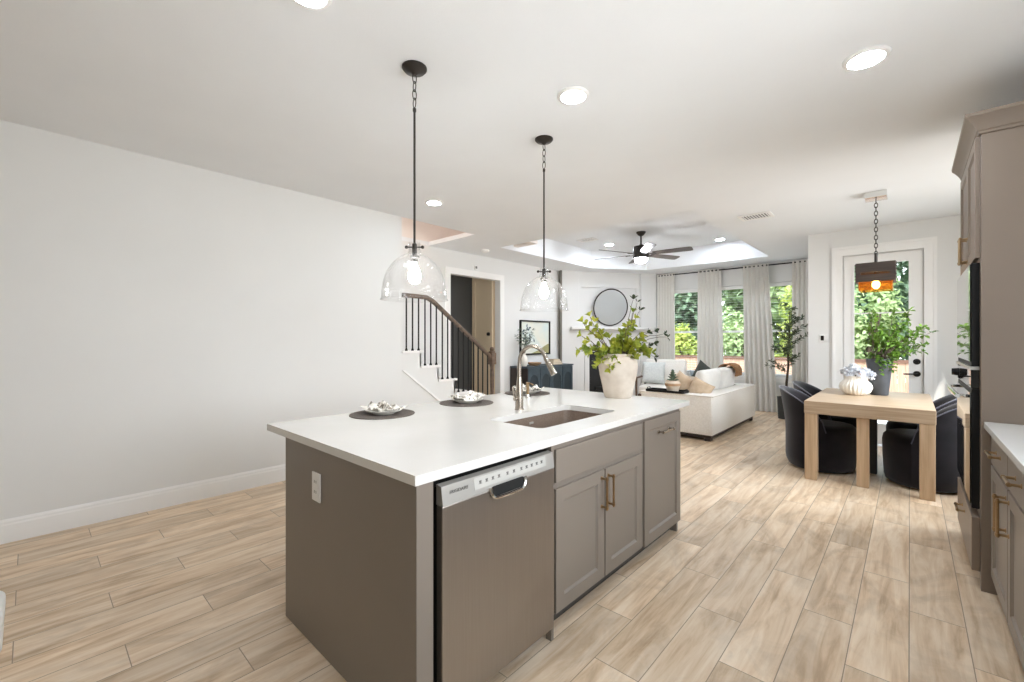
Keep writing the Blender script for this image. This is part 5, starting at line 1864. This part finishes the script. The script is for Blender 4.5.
# base cabinets and counter to the right
BX = 0.317
units = [(2.345, 3.432, 'near the oven tower'), (1.25, 2.340, 'nearer the viewer, past the first pair')]
for (a, b, wh) in units:
    bc = thing('base_cabinet', 'grey base cabinet with brass pulls ' + wh, 'cabinet', (0.6, (a + b) / 2, 0), 0, 'base cabinets along the right wall')
    mb = MB()
    mb.loops(rect(a, 0.10, b, 0.878), [rect(a + 0.03, 0.13, b - 0.03, 0.67), rect(a + 0.03, 0.72, b - 0.03, 0.845)], BX + 0.0195, BX + 0.04, YZ)
    mb.box(BX + 0.041, a, 0.10, XR - 0.003, a + 0.018, 0.878)
    mb.box(BX + 0.041, b - 0.018, 0.10, XR - 0.003, b, 0.878)
    mb.build('body', M['cab'], bc)
    MB().box(BX + 0.10, a, 0.0, BX + 0.12, b, 0.099).build('toe_kick', M['kick'], bc)
    m_ = (a + b) / 2
    for (p, q, s) in ((a + 0.012, m_ - 0.005, 1), (m_ + 0.005, b - 0.012, -1)):
        w2 = MB().box(BX, p, 0.702, BX + 0.019, q, 0.858, b=0.003).build('drawer', M['cab'], bc)
        c2 = (p + q) / 2
        pull(w2, (BX, c2 - 0.065, 0.79), (BX, c2 + 0.065, 0.79), (-0.034, 0, 0), M['brass'])
        w3 = shaker(MB(), BX, p, q, 0.105, 0.690, dirx=-1, t=0.019).build('door', M['cab'], bc)
        hy = q - 0.035 if s > 0 else p + 0.035
        pull(w3, (BX, hy, 0.50), (BX, hy, 0.645), (-0.034, 0, 0), M['brass'])
mb = MB()
mb.box(0.292, 1.24, 0.880, XR - 0.003, 3.436, 0.914, b=0.003)
tag(mb.build('countertop', M['quartz'], origin=(0.6, 2.3, 0.88)), 'white quartz counter running along the right wall cabinets', 'countertop')

# small white bin cut by the left frame edge
wb = thing('waste_bin', 'small white lidded bin on the floor at left frame edge', 'bin', (-3.0, -0.2, 0))
mb = MB()
mb.box(-3.12, -0.33, 0.0, -2.855, -0.080, 0.105, b=0.03, seg=4)
mb.build('body', M['white_bin'], wb, smooth=True)
mb = MB()
mb.box(-3.125, -0.335, 0.108, -2.850, -0.075, 0.20, b=0.03, seg=4)
mb.build('lid', M['white_bin'], wb, smooth=True)

# ------------------------------------------------------------------ outdoors
mb = MB()
mb.box(-16, YW + 0.2, -1.0, 8, 30, -0.9)
struct(mb.build('ground', M['grass']))
mb = MB()
mb.box(-6, YW + 0.165, -0.9, -0.93, 11.6, -0.08)
mb.box(-0.925, YD + 0.125, -0.9, 4, 11.6, -0.08)
struct(mb.build('patio', M['patio']))
fe = thing('garden_fence', 'cedar board fence across the garden beyond windows', 'fence', (-3, 13.2, -0.9))
mb = MB()
x = -12.0
while x < 6:
    mb.box(x, 13.2, -0.9, x + 0.138, 13.22, 0.83 + 0.0 * x)
    x += 0.142
mb.build('boards', M['fence'], fe)
mb = MB()
mb.box(-12, 13.16, 0.83, 6, 13.25, 0.90)
mb.build('cap_rail', M['fence_cap'], fe)
for i in range(8):
    MB().box(-11.6 + i * 2.4, 13.23, -0.9, -11.5 + i * 2.4, 13.33, 0.83).build('post', M['fence_cap'], fe)


def crown(seed, n, rx, ry, rz, size, lobes=7):
    rg = random.Random(seed)
    mb = MB()
    cs = [(Vector((rg.uniform(-0.6, 0.6) * rx, rg.uniform(-0.6, 0.6) * ry, rg.uniform(-0.65, 0.65) * rz)), rg.uniform(0.45, 0.75)) for _ in range(lobes)]
    for i in range(n):
        c, s = rg.choice(cs)
        d = Vector((rg.gauss(0, 1), rg.gauss(0, 1), rg.gauss(0, 1))).normalized()
        r = rg.uniform(0.55, 1.0)
        p = c + Vector((d.x * rx, d.y * ry, d.z * rz)) * s * r
        v = Vector((rg.uniform(-1, 1), rg.uniform(-1, 1), rg.uniform(-0.8, 0.4)))
        mb.leaf(p, v, d + Vector((0, 0, 0.6)), size * rg.uniform(0.7, 1.3), size * 0.5, 0.1, 0.2)
    return mb


def tree(x, y, z0, zc, rx, ry, rz, m, n, size, seed, lab, grp='trees beyond the fence', name='garden_tree'):
    t = thing(name, lab, 'tree', (x, y, z0), 0, grp)
    mb = MB()
    mb.tube([(0, 0, 0), (0.05, 0.02, (zc - z0) * 0.5), (0.0, 0.0, zc - z0)], 0.12, 8, radii=[0.16, 0.12, 0.05])
    rg = random.Random(seed)
    for i in range(5):
        th = rg.uniform(0, 6.28)
        mb.tube([(0, 0, (zc - z0) * 0.6), (rx * 0.5 * math.cos(th), ry * 0.5 * math.sin(th), zc - z0 + rg.uniform(-0.2, 0.5) * rz)], 0.04, 6, radii=[0.06, 0.02])
    mb.build('trunk', M['bark'], t, local=True, smooth=True)
    cb = crown(seed, n, rx, ry, rz, size)
    bmesh.ops.translate(cb.bm, verts=cb.bm.verts[:], vec=(0, 0, zc - z0))
    cb.build('foliage', M[m], t, local=True, recalc=False)


G0 = -0.9
for i, (x, y, m, lab) in enumerate((
        (-10.4, 20.5, 'tree_dark', 'tall dark tree farthest left behind the fence'),
        (-7.7, 20.5, 'tree_dark', 'tall dark tree at the back of the left window view'),
        (-5.0, 20.5, 'tree_mid', 'tall mid green tree at the back between the left and middle windows'),
        (-2.3, 20.5, 'tree_mid', 'tall mid green tree at the back of the right window view'),
        (0.4, 20.5, 'tree_dark', 'tall dark tree at the back of the glass door view'),
        (-8.9, 17.6, 'tree_mid', 'mid green tree left of the left window view'),
        (-6.3, 17.6, 'tree_dark', 'dark tree in the left window, upper part'),
        (-3.75, 17.6, 'tree_mid', 'mid green tree in the right window, upper part'),
        (-1.1, 17.6, 'tree_dark', 'dark tree in the upper part of the door glass'),
        (1.5, 17.6, 'tree_mid', 'mid green tree right of the door glass'))):
    tree(x, y, -0.9, 2.9, 1.05, 1.0, 3.0, m, 2600, 0.32, 101 + i, lab)
for i, (x, y, zc, rz, m, lab) in enumerate((
        (-7.25, 15.3, 1.25, 1.3, 'tree_mid', 'green bush left of the left window view'),
        (-5.65, 15.2, 0.95, 1.0, 'tree_yellow', 'yellow green bush low in the left window'),
        (-4.05, 15.2, 1.15, 1.25, 'tree_palm', 'pale green bush low in the middle window'),
        (-2.45, 15.2, 1.5, 1.6, 'tree_yellow', 'tall yellow green bush in the right window'),
        (-0.85, 15.0, 1.45, 1.45, 'tree_palm', 'pale green bush in the left part of the door glass'),
        (0.75, 15.2, 1.6, 1.6, 'tree_palm', 'pale green bush in the right part of the door glass'))):
    tree(x, y, -0.9, zc, 0.66, 0.6, rz, m, 1900, 0.17, 141 + i, lab, 'bushes behind the fence', 'garden_shrub')
